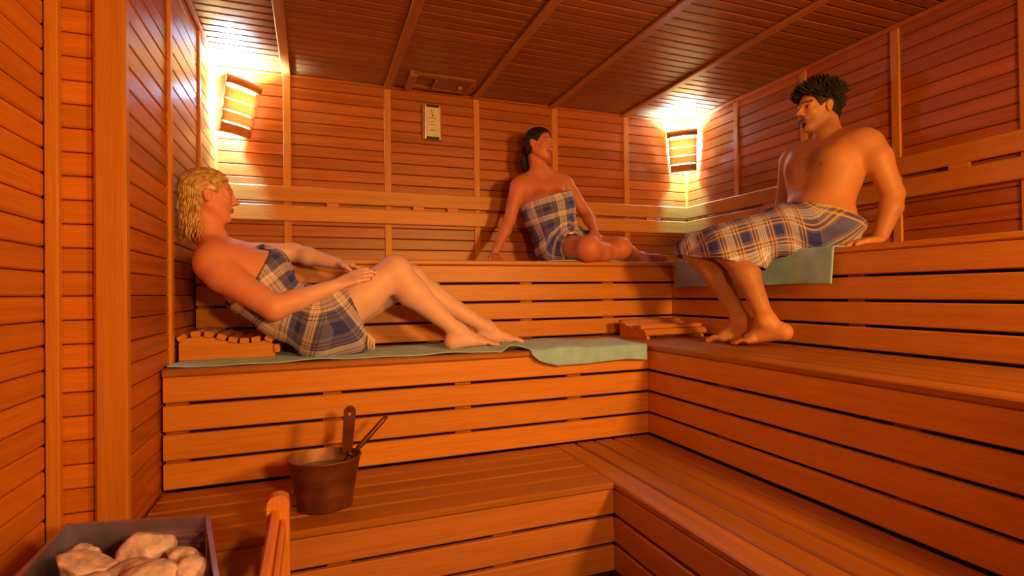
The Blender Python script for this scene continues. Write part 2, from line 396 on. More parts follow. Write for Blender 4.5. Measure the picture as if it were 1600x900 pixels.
# assumed amber key lamp behind the photographer, and another added as fill, both unseen
def wall_lamp(label, loc, power, aim=None, spot=0, soft=.09):
    g = empty('wall_lamp', (loc[0], YF + .001, loc[2])); tag(g, label, 'lamp', 'amber wall lamps')
    v, f = lathe([(.10, 0), (.10, .02), (.06, .03), (.05, .05)], 28, True, True)
    o = link('back_plate', mesh('back_plate', v, f, M['steel']), g); o.rotation_euler = (-math.pi / 2, 0, 0)
    for k in range(3):
        a = k * 2.094 + .5
        vv, ff = tubes([([(.09 * math.cos(a), .02, .09 * math.sin(a)), (.14 * math.cos(a), .10, .14 * math.sin(a)), (.125 * math.cos(a), .20, .125 * math.sin(a))], [.006] * 3)], 8)
        link('guard_wire', mesh('guard_wire', vv, ff, M['steel'], True), g)
    if aim:
        sd = bpy.data.lights.new('wall_lamp_beam', 'SPOT'); sd.energy = spot; sd.color = WARM; sd.shadow_soft_size = soft; sd.spot_size = math.radians(124); sd.spot_blend = 1.0
        l = bpy.data.objects.new('wall_lamp_beam', sd); C.objects.link(l); l.parent = g; l.location = Vector(loc) - g.location
        l.rotation_euler = (Vector(aim) - Vector(loc)).to_track_quat('-Z', 'Y').to_euler()
    l = light('wall_lamp_glow', loc, power, WARM, .11); l.parent = g; l.location = Vector(loc) - g.location
wall_lamp('round amber wall lamp at eye height on the wall behind the photographer', KEY_LOC, GLOW, KEY_AIM, KEY_POWER)  # key light assumed from how the shadows fall; its fixture is added
wall_lamp('round amber wall lamp high in the corner behind the photographer', FILL_LOC, GLOW, FILL_AIM, FILL_POWER, .16)  # second lamp, added only to light the upper walls and right side

# ------------------------------------------------------------------ thermometer and ceiling vent
g = empty('sauna_thermometer', (1.290, -.0225, 2.19)); tag(g, 'wooden wall thermometer with pale dial plate on the back wall', 'thermometer')
og = (1.290, -.0225, 2.19)
TB = lambda n, ax, lo, hi, mt, bev=.003: board(n, ax, lo, hi, mt, g, bev, og)
TB('body', 'z', (1.224, -.034, 2.185), (1.356, -.013, 2.418), M['worn_z'])
dial = TB('dial_plate', 'z', (1.250, -.042, 2.205), (1.333, -.0345, 2.400), M['face'], .001)
TB('side_trim', 'z', (1.240, -.046, 2.190), (1.2495, -.0345, 2.412), M['trim_metal']); TB('side_trim', 'z', (1.3335, -.046, 2.190), (1.343, -.0345, 2.412), M['trim_metal'])
TB('end_cap', 'x', (1.250, -.047, 2.4005), (1.333, -.0345, 2.416), M['black'], .002); TB('end_cap', 'x', (1.250, -.047, 2.187), (1.333, -.0345, 2.2045), M['black'], .002)
v = [(1.280, -.0435, 2.388), (1.283, -.0435, 2.388), (1.294, -.0435, 2.345), (1.290, -.0435, 2.344)]
nd = mesh('needle', [Vector(p) - Vector(og) for p in v] + [Vector(p) - Vector(og) + Vector((0, .0012, 0)) for p in v], [(3, 2, 1, 0), (4, 5, 6, 7), (0, 1, 5, 4), (1, 2, 6, 5), (2, 3, 7, 6), (3, 0, 4, 7)], M['needle']); sub(link('needle', nd, g), dial)
v, f = lathe([(.0045, 0), (.0045, .003)], 14, True, True); o = link('needle_hub', mesh('needle_hub', v, f, M['needle']), g); o.location = Vector((1.292, -.0425, 2.343)) - Vector(og); o.rotation_euler = (math.pi / 2, 0, 0); sub(o, dial)
for z, w in ((2.327, .05), (2.305, .026), (2.284, .040), (2.249, .042)):
    sub(TB('dial_mark', 'x', (1.2915 - w / 2, -.0429, z - .0015), (1.2915 + w / 2, -.0421, z + .0015), M['needle'], .0003), dial)
g = empty('ceiling_vent', (1.31, -.205, ZC)); tag(g, 'wooden sliding air vent in the ceiling above the thermometer', 'vent'); og = (1.31, -.205, ZC)
z0, z1 = ZC - .022, ZC - .0005
TB('frame_board', 'x', (1.12, -.320, z0), (1.51, -.285, z1), M['ceil_x']); TB('frame_board', 'x', (1.12, -.125, z0), (1.51, -.090, z1), M['ceil_x'])
TB('frame_board', 'y', (1.10, -.320, z0 - .012), (1.145, -.090, z1), M['worn_y']); TB('frame_board', 'y', (1.48, -.284, z0), (1.52, -.126, z1), M['ceil_y'])
sld = TB('slider', 'x', (1.27, -.280, ZC - .016), (1.478, -.130, ZC - .003), M['ceil_x']); sub(TB('slider_stop', 'y', (1.262, -.275, ZC - .03), (1.276, -.135, ZC - .004), M['worn_y']), sld)
v, f = lathe([(.012, 0), (.016, -.010), (.013, -.022), (.004, -.025)], 16, True, True); o = link('knob', mesh('knob', v[::-1], [tuple(len(v) - 1 - i for i in q) for q in f], M['worn_z'], True), g); o.location = (1.435 - 1.31, 0, -.016); sub(o, sld)

# ------------------------------------------------------------------ towels
def sheet(name, fn, nu, nv, thick, mat, label, cat, group=None, org=(0, 0, 0)):
    U, V = np.meshgrid(np.linspace(0, 1, nu), np.linspace(0, 1, nv), indexing='ij')
    P = np.stack(fn(U, V), -1)
    du = np.gradient(P, axis=0); dv = np.gradient(P, axis=1); nn = np.cross(du, dv); nn /= np.linalg.norm(nn, axis=-1)[..., None] + 1e-9
    if nn[nu // 2, nv // 2, 2] < 0 and abs(nn[nu // 2, nv // 2, 2]) > .3: nn = -nn
    top = (P + nn * thick).reshape(-1, 3) - np.array(org); bot = P.reshape(-1, 3) - np.array(org)
    v = np.concatenate([top, bot]); n = nu * nv; f = []
    I = lambda i, j: i * nv + j
    for i in range(nu - 1):
        for j in range(nv - 1):
            f.append((I(i, j), I(i + 1, j), I(i + 1, j + 1), I(i, j + 1))); f.append((n + I(i, j), n + I(i, j + 1), n + I(i + 1, j + 1), n + I(i + 1, j)))
    bd = [I(i, 0) for i in range(nu)] + [I(nu - 1, j) for j in range(1, nv)] + [I(i, nv - 1) for i in range(nu - 2, -1, -1)] + [I(0, j) for j in range(nv - 2, 0, -1)]
    for a, b in zip(bd, bd[1:] + bd[:1]): f.append((a, n + a, n + b, b))
    me = mesh(name, v, f, mat, True); o = link(name, me); o.location = org
    import bmesh
    bm = bmesh.new(); bm.from_mesh(me); bmesh.ops.recalc_face_normals(bm, faces=bm.faces); bm.to_mesh(me); bm.free()
    tag(o, label, cat, group); return o
def path_pos(s, pts):
    """arc-length position along a polyline in 2D"""
    pts = np.array(pts, float); L = np.concatenate([[0], np.cumsum(np.linalg.norm(np.diff(pts, axis=0), axis=1))])
    return np.interp(s, L, pts[:, 0]), np.interp(s, L, pts[:, 1]), L[-1]
def towel1(U, V):
    X = .028 + U * 2.055
    front = -1.218 - .018 * np.sin(X * 2.1) - .01 * np.sin(X * 7)          # lies just behind the edge on the left
    pucker = np.exp(-((X - 1.40) / .050) ** 2)                             # a pinched fold near the left foot
    w = np.clip((X - 1.22) / .10, 0, 1); w = w * w * (3 - 2 * w) * (1 - .95 * pucker)
    hang = (np.clip((X - 1.30) / .30, 0, 1) * .075 + .010 * np.sin(X * 9) * np.clip((X - 1.5) * 5, 0, 1)) * np.clip((w - .80) / .20, 0, 1)
    back = -.80 - .05 * np.sin(X * 3) - .12 * np.clip((X - 1.6) / .45, 0, 1)
    flat = front * (1 - w) - 1.272 * w - back                              # length on the flat (negative)
    tot = -flat + hang; s = (1 - V) * tot; on = np.minimum(s, -flat)
    Y = back - on; over = np.maximum(s + flat, 0)
    Zr = Z2 + .003 - over + .0025 * (np.sin(X * 23 + Y * 9) + np.sin(X * 11 - Y * 17))
    edge = np.clip((-Y - 1.15) / .08, 0, 1)
    Zr = np.maximum(Zr, Z2 + .0015 - over) + pucker * .024 * edge * (over < .01)
    Y = Y - .004 * (over > 0) - .008 * np.clip(over / .07, 0, 1) * (1 + np.sin(X * 14))
    return X, Y, Zr
sheet('towel', towel1, 260, 60, .005, M['towel'], 'long grey-green towel spread under the blonde woman on the middle bench', 'towel', None, (1, -1, Z2))
def towel2(U, V):
    Y = -.715 - U * 1.10
    s = V * .62; hangL = .148 + .012 * np.sin(U * 6); flat = .62 - hangL
    xb = W - .20; on = np.minimum(s, .455); over = np.clip(s - .455, 0, .165)
    X = xb - on; X = X - .004 * (over > 0)
    X = np.where(over > 0, 2.6975 - .006 * np.sin(Y * 13) * over / .15 - .012 * over / .15, xb - on * (xb - 2.703) / .455)
    Zr = Z3 + .002 - over + .0015 * (np.sin(Y * 19 + X * 7) + 1)
    Y = Y - (.03 * over / .15) * (U > .5) * 0
    return X, Y, Zr
sheet('towel', towel2, 130, 70, .006, M['towel'], 'grey-green towel under the man hanging over the upper bench edge', 'towel', None, (2.9, -1.3, Z3))
def towel3(U, V):
    X = 1.86 + U * .85; Y = -.18 - V * .42 - .03 * np.sin(X * 4); Zr = Z3 + .002 + .0015 * (np.sin(X * 21 + Y * 5) + 1) + 0 * U
    Zr = Zr + .006 * np.exp(-((X - 2.62) / .03) ** 2)
    return X, Y, Zr
sheet('towel', towel3, 80, 40, .006, M['towel'], 'pale towel under the dark-haired woman on the upper bench', 'towel', None, (2.2, -.4, Z3))

# ------------------------------------------------------------------ head rests
def headrest(label, loc, rotz, prof, width, flip=False):
    """two shaped cheeks with slats nailed across the curve; prof = list of (s, z) along its length"""
    g = empty('headrest', loc, rotz); tag(g, label, 'headrest', 'wooden head rests')
    prof = np.array(prof, float)
    for y in (0.0, width - .018):
        v = [(s, y, z) for s, z in prof] + [(s, y, 0.0) for s, z in prof]; n = len(prof)
        v2 = [(a, b + .018, c) for a, b, c in v]; vv = v + v2; m2 = 2 * n; f = []
        for i in range(n - 1):
            f += [(i, n + i, n + i + 1, i + 1), (m2 + i, m2 + i + 1, m2 + n + i + 1, m2 + n + i), (i, i + 1, m2 + i + 1, m2 + i), (n + i, m2 + n + i, m2 + n + i + 1, n + i + 1)]
        f += [(0, m2, m2 + n, n), (n - 1, m2 - 1, 2 * m2 - 1, m2 + n - 1)]
        link('side_cheek', mesh('side_cheek', vv, f, M['bench_x']), g)
    L = np.concatenate([[0], np.cumsum(np.linalg.norm(np.diff(prof, axis=0), axis=1))]); ns = int(L[-1] // .043)
    for k in range(ns):
        a = (k + .5) * L[-1] / ns; s0 = np.interp(a - .006, L, prof[:, 0]); s1 = np.interp(a + .006, L, prof[:, 0]); q0 = np.interp(a - .006, L, prof[:, 1]); q1 = np.interp(a + .006, L, prof[:, 1])
        ang = math.atan2(q1 - q0, s1 - s0)
        o = link('slat', board_mesh('y', (.034, width + .030, .022), M['bench_y'], .004), g)
        o.location = ((s0 + s1) / 2 - math.sin(ang) * .0115, width / 2, (q0 + q1) / 2 + math.cos(ang) * .0115); o.rotation_euler = (0, -ang, 0)
    return g
HP = [(s, .088 + .024 * math.sin((s + .02) * 9.2 + .35) - .05 * s) for s in np.linspace(0, .36, 22)]
HP = [(0, .070), (.02, .084), (.05, .094), (.09, .095), (.13, .087), (.17, .073), (.21, .062), (.25, .060), (.29, .065), (.325, .070), (.352, .052), (.356, .012)]
headrest('slatted wooden head rest at the left wall behind the blonde woman', (.030, -1.035, Z2 + .0085), 0, HP, .30)
HQ = [(0, .085), (.03, .072), (.07, .052), (.11, .044), (.15, .048), (.19, .056), (.215, .052), (.24, .030), (.255, .010)]
headrest('slatted wooden head rest lying near the man\'s feet', (2.245, -.775, Z2 + .001), -math.pi / 2 + .05, HQ, .40)

# ------------------------------------------------------------------ bucket and ladle
bk = Vector((.572, -1.600, Z1 + .001))
g = empty('sauna_bucket', bk); tag(g, 'dark copper bucket of water standing on the lower bench', 'bucket')
prof = [(.0, .002), (.088, .0), (.090, .004), (.0945, .045), (.0955, .047), (.0965, .050), (.0965, .053), (.106, .108), (.1075, .111), (.1085, .114), (.1085, .117), (.117, .160), (.1205, .163), (.1205, .167), (.116, .168)]
v, f = lathe(prof[1:], 56, True, False, 1.0, .86); link('body', mesh('body', v, f, M['copper'], True), g)
v, f = lathe([(.116, .168), (.112, .150), (.104, .10), (.088, .008), (.001, .008)], 56, False, False, 1.0, .86); link('inside', mesh('inside', v, [q[::-1] for q in f][::1], M['copper_in'], True), g)
v, f = lathe([(.107, .126), (.001, .1262)], 48, False, False, 1.0, .86); link('water', mesh('water', v, f, M['water'], True), g)
# upright flat handle with a hole, on the far rim
hx, hy = .094, .060
def handle_plate(L, w0, w1, th, hole_z, hole_r):
    out = []; nseg = 10
    zc = L - w1
    out += [(-w0, 0), (w0, 0), (w1, zc)]
    out += [(w1 * math.cos(a), zc + w1 * math.sin(a)) for a in np.linspace(0.2, math.pi - .2, nseg)]
    out += [(-w1, zc)]
    return out
def plate_with_hole(outl, hole, th):
    import bmesh
    bm = bmesh.new()
    n = 24
    # ring of quads from the hole to the outline, matched by angle
    hc = np.array([0.0, hole[0]])
    o = np.array(outl); d = o - hc
    seg = []
    for k in range(n):
        a = 2 * math.pi * (k + .5) / n; dr = np.array([math.cos(a), math.sin(a)]); best = None
        for i in range(len(o)):
            p, q = o[i], o[(i + 1) % len(o)]; e = q - p; den = dr[0] * e[1] - dr[1] * e[0]
            if abs(den) < 1e-12: continue
            w = p - hc; t_ = (w[0] * e[1] - w[1] * e[0]) / den; s_ = (w[0] * dr[1] - w[1] * dr[0]) / den
            if t_ > 0 and -1e-6 <= s_ <= 1 + 1e-6 and (best is None or t_ < best): best = t_
        seg.append((hc + dr * hole[1], hc + dr * best))
    vs_ = []
    for y in (-th / 2, th / 2):
        vs_.append([(bm.verts.new((a[0], y, a[1])), bm.verts.new((b[0], y, b[1]))) for a, b in seg])
    for k in range(n):
        j = (k + 1) % n; A, B_ = vs_[0], vs_[1]
        bm.faces.new((A[k][0], A[k][1], A[j][1], A[j][0])); bm.faces.new((B_[k][0], B_[j][0], B_[j][1], B_[k][1]))
        bm.faces.new((A[k][1], B_[k][1], B_[j][1], A[j][1])); bm.faces.new((A[k][0], A[j][0], B_[j][0], B_[k][0]))
    bmesh.ops.recalc_face_normals(bm, faces=bm.faces)
    me = bpy.data.meshes.new('handle'); bm.to_mesh(me); bm.free(); me.materials.append(M['copper']); return me
me = plate_with_hole(handle_plate(.20, .017, .021, .008, .165, .006), (.170, .0065), .007)
bh = o = link('handle', me, g); o.location = (.072, .052, .118); o.rotation_euler = (math.radians(-6), math.radians(3), math.radians(-20))
# rivet lug on the rim
v, f = lathe([(.0, -.004), (.012, -.003), (.012, .003), (0.0, .005)], 14); o = link('rivet', mesh('rivet', v, f, M['rivet'], True), g); o.location = (.083, .030, .156); o.rotation_euler = (0, math.radians(75), math.radians(20)); sub(o, bh)
# ladle leaning in the bucket
gl = empty('ladle', bk + Vector((.05, .0, .13))); tag(gl, 'wooden-handled ladle leaning out of the copper bucket', 'ladle')
p0 = Vector((.050, .035, .030)); p1 = Vector((.165, .060, .140))
P = [p0.lerp(p1, s) for s in np.linspace(0, 1, 7)]
v, f = tubes([(np.array(P), [.0075, .0095, .010, .0095, .009, .0095, .0075])], 10); link('handle', mesh('handle', v, f, M['copper'], True), gl)
P = [Vector((.0, .012, -.012)), Vector((.03, .028, .012)), p0 + Vector((.006, .002, .006))]
v, f = tubes([(np.array(P), [.004, .004, .005])], 8); link('shank', mesh('shank', v, f, M['rivet'], True), gl)
v, f = lathe([(.001, -.030), (.022, -.024), (.032, -.006), (.034, .004), (.031, .004), (.029, -.006), (.020, -.020), (.001, -.026)], 24); o = link('bowl', mesh('bowl', v, f, M['copper'], True), gl); o.location = (-.02, -.002, -.022)

# ------------------------------------------------------------------ heater with stones and guard rail
HQ = [Vector((-.042, -1.887, 0)), Vector((.282, -1.961, 0)), Vector((.372, -2.390, 0)), Vector((-.018, -2.330, 0))]     # outline: back left, back right, front right, front left
HC = sum(HQ, Vector()) / 4; HT = .60
g = empty('sauna_heater', HC); tag(g, 'open-topped steel sauna heater filled with pale stones', 'heater')
def hplate(name, a, b2, inward, z0, z1, th, parent=g):
    """plate standing on the line a-b2, thickened inwards"""
    v = [a, b2, b2 + inward * th, a + inward * th]; v = [p - HC + Vector((0, 0, z)) for z in (z0, z1) for p in v]
    return link(name, mesh(name, v, [(3, 2, 1, 0), (4, 5, 6, 7), (0, 1, 5, 4), (1, 2, 6, 5), (2, 3, 7, 6), (3, 0, 4, 7)], M['steel']), parent)
for i in range(4):
    a, b2 = HQ[i], HQ[(i + 1) % 4]; d_ = (b2 - a).normalized(); inw = Vector((d_.y, -d_.x, 0))
    if (HC - a).dot(inw) < 0: inw = -inw
    hplate('side_plate', a + d_ * .005, b2 - d_ * .005, inw, .10, HT - .001, .004); hplate('rim', a - inw * .003 + d_ * .001, b2 - inw * .003 - d_ * .006, inw, HT, HT + .006, .010)
    if i == 0:
        for q in (.034, .062): hplate('inner_bar', a.lerp(b2, .45) + inw * .006, b2 - d_ * .014 + inw * .006, inw, HT - q - .006, HT - q, .020)
    hplate('leg', a + d_ * .02 + inw * .02, a + d_ * .045 + inw * .02, inw, 0, .099, .025)
v = [HC + (p - HC) * .93 for p in HQ]; v = [p - HC + Vector((0, 0, z)) for z in (.101, .46) for p in v]
link('stone_bed', mesh('stone_bed', v, [(0, 1, 2, 3), (7, 6, 5, 4), (1, 0, 4, 5), (2, 1, 5, 6), (3, 2, 6, 7), (0, 3, 7, 4)], M['dark']), g)
def rock(seed, r):
    rg = np.random.default_rng(seed); import bmesh
    bm = bmesh.new(); bmesh.ops.create_icosphere(bm, subdivisions=4, radius=1.0)
    P = np.array([v.co for v in bm.verts]); D = rg.normal(size=(11, 3)); D /= np.linalg.norm(D, axis=1)[:, None]; h = rg.uniform(.62, .95, 11)
    dd = P @ D.T; s = np.min(np.where(dd > .15, h[None] / np.maximum(dd, .15), 9), axis=1); s = np.minimum(s, 1.05)
    s *= 1 + .025 * np.sin(P @ rg.normal(size=3) * 7) + .02 * np.sin(P @ rg.normal(size=3) * 15) + .012 * np.sin(P @ rg.normal(size=3) * 31)
    P = P * s[:, None] * np.array(r)
    for v, p in zip(bm.verts, P): v.co = p
    me = bpy.data.meshes.new('stone'); bm.to_mesh(me); bm.free(); me.materials.append(M['stone'])
    me.polygons.foreach_set('use_smooth', [True] * len(me.polygons)); return me
rk = [(.030, -2.000, .560, .040, .032, .036, .3, 'small dark-edged stone in the far left corner of the heater'), (.170, -2.045, .560, .062, .045, .058, .2, 'tall blocky stone standing at the back of the heater'),
      (.070, -2.105, .568, .078, .055, .040, -.4, 'broad rounded stone at the left of the heater'), (.160, -2.140, .556, .070, .050, .045, .5, 'smooth tan stone in the middle of the heater'),
      (.258, -2.120, .556, .042, .048, .040, .2, 'ridged stone right of the tall blocky stone'), (.282, -2.195, .562, .042, .060, .050, .1, 'rough lumpy stone against the right rim of the heater'),
      (.110, -2.215, .568, .072, .050, .040, .6, 'long flat stone in front of the smooth tan stone'), (.215, -2.225, .570, .062, .055, .046, -.2, 'large dome-shaped stone in the front middle of the heater'),
      (.030, -2.210, .550, .045, .050, .038, .1, 'round stone by the left rim of the heater'), (.310, -2.310, .560, .048, .055, .046, .4, 'blunt stone in the near right corner of the heater'),
      (.060, -2.290, .560, .055, .040, .040, .0, 'flat stone in the near left corner of the heater'), (.180, -2.315, .562, .065, .045, .042, .5, 'wide stone along the near rim of the heater'), (.245, -2.045, .512, .045, .045, .036, .1, 'low stone half hidden under the inner bars of the heater')]
for i, (x, y, z, a, b2, c, rz, lab) in enumerate(rk):
    o = link('sauna_stone', rock(60 + i, (a, b2, c))); o.location = (x, y, z); o.rotation_euler = (.22 * math.sin(i * 2.1), .25 * math.sin(i * 3.3 + 1), rz)
    tag(o, lab, 'stone', 'stones in the heater')
g = empty('heater_guard', (.445, -2.1, 0)); tag(g, 'wooden guard rail with rounded post beside the heater', 'guard rail'); og = (.445, -2.1, 0)
def post(x, y):
    pr = []
    hw2, hd2 = .029, .022
    for k in range(9): 
        a = math.pi * k / 8; pr.append((math.cos(a) * hw2, .580 + math.sin(a) ** .7 * .030))
    pr = [(hw2, 0)] + pr + [(-hw2, 0)]
    n = len(pr); vv = [(px, -hd2, pz) for px, pz in pr] + [(px, hd2, pz) for px, pz in pr]
    ff = [tuple(range(n)), tuple(range(2 * n - 1, n - 1, -1))] + [(i, n + i, n + (i + 1) % n, (i + 1) % n) for i in range(n)]
    o = link('post', mesh('post', vv, ff, M['pale_z']), g); o.location = (x - og[0], y - og[1], 0)
post(.443, -1.880); post(.443, -2.62)
board('rail', 'y', (.4245, -2.58, .508), (.4475, -1.9025, .572), M['pale_y'], g, .005, og); board('rail', 'y', (.4485, -2.58, .492), (.4625, -1.9025, .545), M['pale_y'], g, .004, og)
board('rail', 'x', (XN + .012, -2.645, .508), (.420, -2.620, .568), M['pale_x'], g, .005, og); board('rail', 'y', (.425, -2.58, .26), (.448, -1.9025, .32), M['pale_y'], g, .005, og)

# ------------------------------------------------------------------ people: signed-distance bodies meshed by surface nets
F32 = np.float32
class Field:
    def __init__(self, lo, hi, h):
        self.lo = np.array(lo, float); self.h = h
        self.n = np.ceil((np.array(hi, float) - self.lo) / h).astype(int) + 1
        self.D = np.full(self.n, 1.0, F32)
    def _loc(self, a, b):
        i0 = np.clip(np.floor((np.array(a) - self.lo) / self.h).astype(int), 0, self.n - 1); i1 = np.clip(np.ceil((np.array(b) - self.lo) / self.h).astype(int) + 1, 1, self.n)
        if np.any(i1 <= i0): return None, None
        ax = [(self.lo[k] + self.h * np.arange(i0[k], i1[k])).astype(F32) for k in range(3)]
        return tuple(slice(i0[k], i1[k]) for k in range(3)), (ax[0][:, None, None], ax[1][None, :, None], ax[2][None, None, :])
    def _mix(self, sl, d, k, sub):
        A = self.D[sl]
        if sub:
            d = -d; hh = np.maximum(k - np.abs(A - d), 0) / k; self.D[sl] = np.maximum(A, d) + hh * hh * k * .25
        else:
            hh = np.maximum(k - np.abs(A - d), 0) / k; self.D[sl] = np.minimum(A, d) - hh * hh * k * .25
    def cone(self, a, b, ra, rb, k=.02, sub=False):
        a = np.array(a, float); b = np.array(b, float); m = max(ra, rb) + k + 3 * self.h
        sl, g = self._loc(np.minimum(a, b) - m, np.maximum(a, b) + m)
        if sl is None: return
        ba = b - a; L = float(ba @ ba) + 1e-9
        t = np.clip(((g[0] - F32(a[0])) * F32(ba[0]) + (g[1] - F32(a[1])) * F32(ba[1]) + (g[2] - F32(a[2])) * F32(ba[2])) / F32(L), 0, 1)
        d = np.sqrt((g[0] - F32(a[0]) - t * F32(ba[0])) ** 2 + (g[1] - F32(a[1]) - t * F32(ba[1])) ** 2 + (g[2] - F32(a[2]) - t * F32(ba[2])) ** 2) - (F32(ra) + F32(rb - ra) * t)
        self._mix(sl, d, k, sub)
    def ell(self, c, R, r, k=.02, sub=False):
        """ellipsoid; R rows = axes"""
        c = np.array(c, float); m = max(r) + k + 3 * self.h
        sl, g = self._loc(c - m, c + m)
        if sl is None: return
        x, y, z = [g[i] - F32(c[i]) for i in range(3)]; s0 = 0; s1 = 0
        for i in range(3):
            q = x * F32(R[i][0]) + y * F32(R[i][1]) + z * F32(R[i][2]); s0 = s0 + (q / F32(r[i])) ** 2; s1 = s1 + (q / F32(r[i] ** 2)) ** 2
        k0 = np.sqrt(s0); d = k0 * (k0 - 1) / (np.sqrt(s1) + F32(1e-9)); self._mix(sl, d, k, sub)
    def grid(self):
        return [(self.lo[k] + self.h * np.arange(self.n[k])).astype(F32).reshape([-1 if j == k else 1 for j in range(3)]) for k in range(3)]
    def cut(self, n, c):
        """keep n.p >= c"""
        g = self.grid(); self.D = np.maximum(self.D, F32(c) - (g[0] * F32(n[0]) + g[1] * F32(n[1]) + g[2] * F32(n[2])))
    def mesh(self):
        D = self.D; D[0] = D[-1] = 1; D[:, 0] = D[:, -1] = 1; D[:, :, 0] = D[:, :, -1] = 1
        S = D < 0; n = self.n
        cnt = np.zeros(n - 1, np.uint8)
        for i in (0, 1):
            for j in (0, 1):
                for k in (0, 1): cnt += S[i:n[0] - 1 + i, j:n[1] - 1 + j, k:n[2] - 1 + k]
        act = np.argwhere((cnt > 0) & (cnt < 8)); idx = np.full(n - 1, -1, np.int32); idx[tuple(act.T)] = np.arange(len(act))
        cor = np.array([(i, j, k) for i in (0, 1) for j in (0, 1) for k in (0, 1)])
        val = np.stack([D[tuple((act + c).T)] for c in cor], 1)
        acc = np.zeros((len(act), 3)); num = np.zeros(len(act))
        for p in range(8):
            for q in range(p + 1, 8):
                if np.abs(cor[p] - cor[q]).sum() != 1: continue
                a, b = val[:, p], val[:, q]; cr = (a < 0) != (b < 0)
                t = np.where(cr, a / np.where(cr, a - b, 1), 0); acc += np.where(cr[:, None], cor[p] + t[:, None] * (cor[q] - cor[p]), 0); num += cr
        V = self.lo + self.h * (act + acc / num[:, None])
        Q = []
        for ax in range(3):
            a1, a2 = (ax + 1) % 3, (ax + 2) % 3
            sA = [slice(None)] * 3; sB = [slice(None)] * 3; sA[ax] = slice(0, -1); sB[ax] = slice(1, None)
            ch = np.argwhere(S[tuple(sA)] != S[tuple(sB)])
            ins = S[tuple(ch.T)]
            e1 = np.zeros(3, int); e1[a1] = 1; e2 = np.zeros(3, int); e2[a2] = 1
            q = np.stack([idx[tuple((ch - e1 - e2).T)], idx[tuple((ch - e2).T)], idx[tuple(ch.T)], idx[tuple((ch - e1).T)]], 1)
            q[~ins] = q[~ins][:, ::-1]; Q.append(q)
        return V, np.concatenate(Q)
def np_mesh(name, V, Q, mat, org, relax=2):
    V = V.copy()
    for _ in range(relax):                    # light smoothing of the grid steps
        acc = np.zeros_like(V); cn = np.zeros(len(V))
        for k in range(4):
            a, b = Q[:, k], Q[:, (k + 1) % 4]
            for c in range(3): acc[:, c] += np.bincount(a, V[b, c], len(V)) + np.bincount(b, V[a, c], len(V))
            cn += np.bincount(a, minlength=len(V)) + np.bincount(b, minlength=len(V))
        V = V * .5 + .5 * acc / np.maximum(cn, 1)[:, None]
    me = bpy.data.meshes.new(name); me.vertices.add(len(V)); me.vertices.foreach_set('co', (V - np.array(org)).astype(np.float32).ravel())
    me.loops.add(Q.size); me.loops.foreach_set('vertex_index', Q.astype(np.int32).ravel()); me.polygons.add(len(Q))
    me.polygons.foreach_set('loop_start', np.arange(0, Q.size, 4, dtype=np.int32))
    me.polygons.foreach_set('use_smooth', np.ones(len(Q), bool)); me.update(calc_edges=True); me.validate()
    if mat: me.materials.append(mat)
    return me, V
def unit(v): v = np.array(v, float); return v / np.linalg.norm(v)
class Head:
    def __init__(s, c, f, u, h):
        s.c = np.array(c, float); s.f = unit(f); u = np.array(u, float); s.u = unit(u - s.f * (u @ s.f)); s.l = np.cross(s.u, s.f); s.h = h; s.R = np.stack([s.f, s.l, s.u])
    def w(s, a, b, c): return s.c + s.h * (s.f * a + s.l * b + s.u * c)
    def loc(s, V): return (V - s.c) @ s.R.T / s.h
def build_head(F, H, male=False, smile=0.0):
    h = H.h; e = lambda c, r, k, sub=False: F.ell(H.w(*c), H.R, [x * h for x in r], k * h, sub)
    cn = lambda a, b, ra, rb, k, sub=False: F.cone(H.w(*a), H.w(*b), ra * h, rb * h, k * h, sub)
    e((-.07, 0, .13), (.415, .325, .355), .05)                      # cranium
    e((.10, 0, -.10), (.27, .262, .36), .10)                        # face
    cn((.25, .0, -.40), (.275, 0, -.41), .080, .078, .10)         # chin
    for s in (-1, 1):
        cn((.20, .06 * s, -.385), (-.03, .225 * s, -.20), .085, .075, .10)      # jaw
        e((.225, .165 * s, -.10), (.10, .085, .075), .08)                       # cheekbone
        cn((.335, .05 * s, .095), (.265, .19 * s, .085), .040, .040, .06)       # brow
        e((.395, .145 * s, .015), (.075, .085, .050), .045, True)               # socket
        e((.295, .148 * s, .008), (.062, .080, .052), .02); e((.37, .150 * s, .004), (.045, .060, .020), .008, True)      # lids and their opening
        cn((.405, .045 * s, -.125), (.36, .055 * s, -.135), .034, .026, .03)    # nostril wing
        # ear
        e((-.045, .330 * s, -.03), (.075, .030, .125), .02); e((-.055, .355 * s, .01), (.075, .022, .085), .02); e((-.030, .372 * s, -.005), (.035, .024, .060), .02, True); e((-.03, .335 * s, -.13), (.035, .025, .04), .02)
    cn((.345, 0, .05), (.455, 0, -.105), .030, .043, .045)          # nose
    e((.345, 0, -.235), (.055, .115 + .02 * smile, .028), .03); e((.340, 0, -.285), (.055, .095, .032), .025)   # lips
    e((.395, 0, -.262), (.03, .09, .004), .010, True)               # mouth line
    e((.36, 0, -.345), (.035, .08, .022), .05, True)                # dip under the lip
    if male: e((.255, 0, -.415), (.09, .11, .07), .06); cn((.33, .0, .10), (.30, 0, .10), .04, .04, .06)
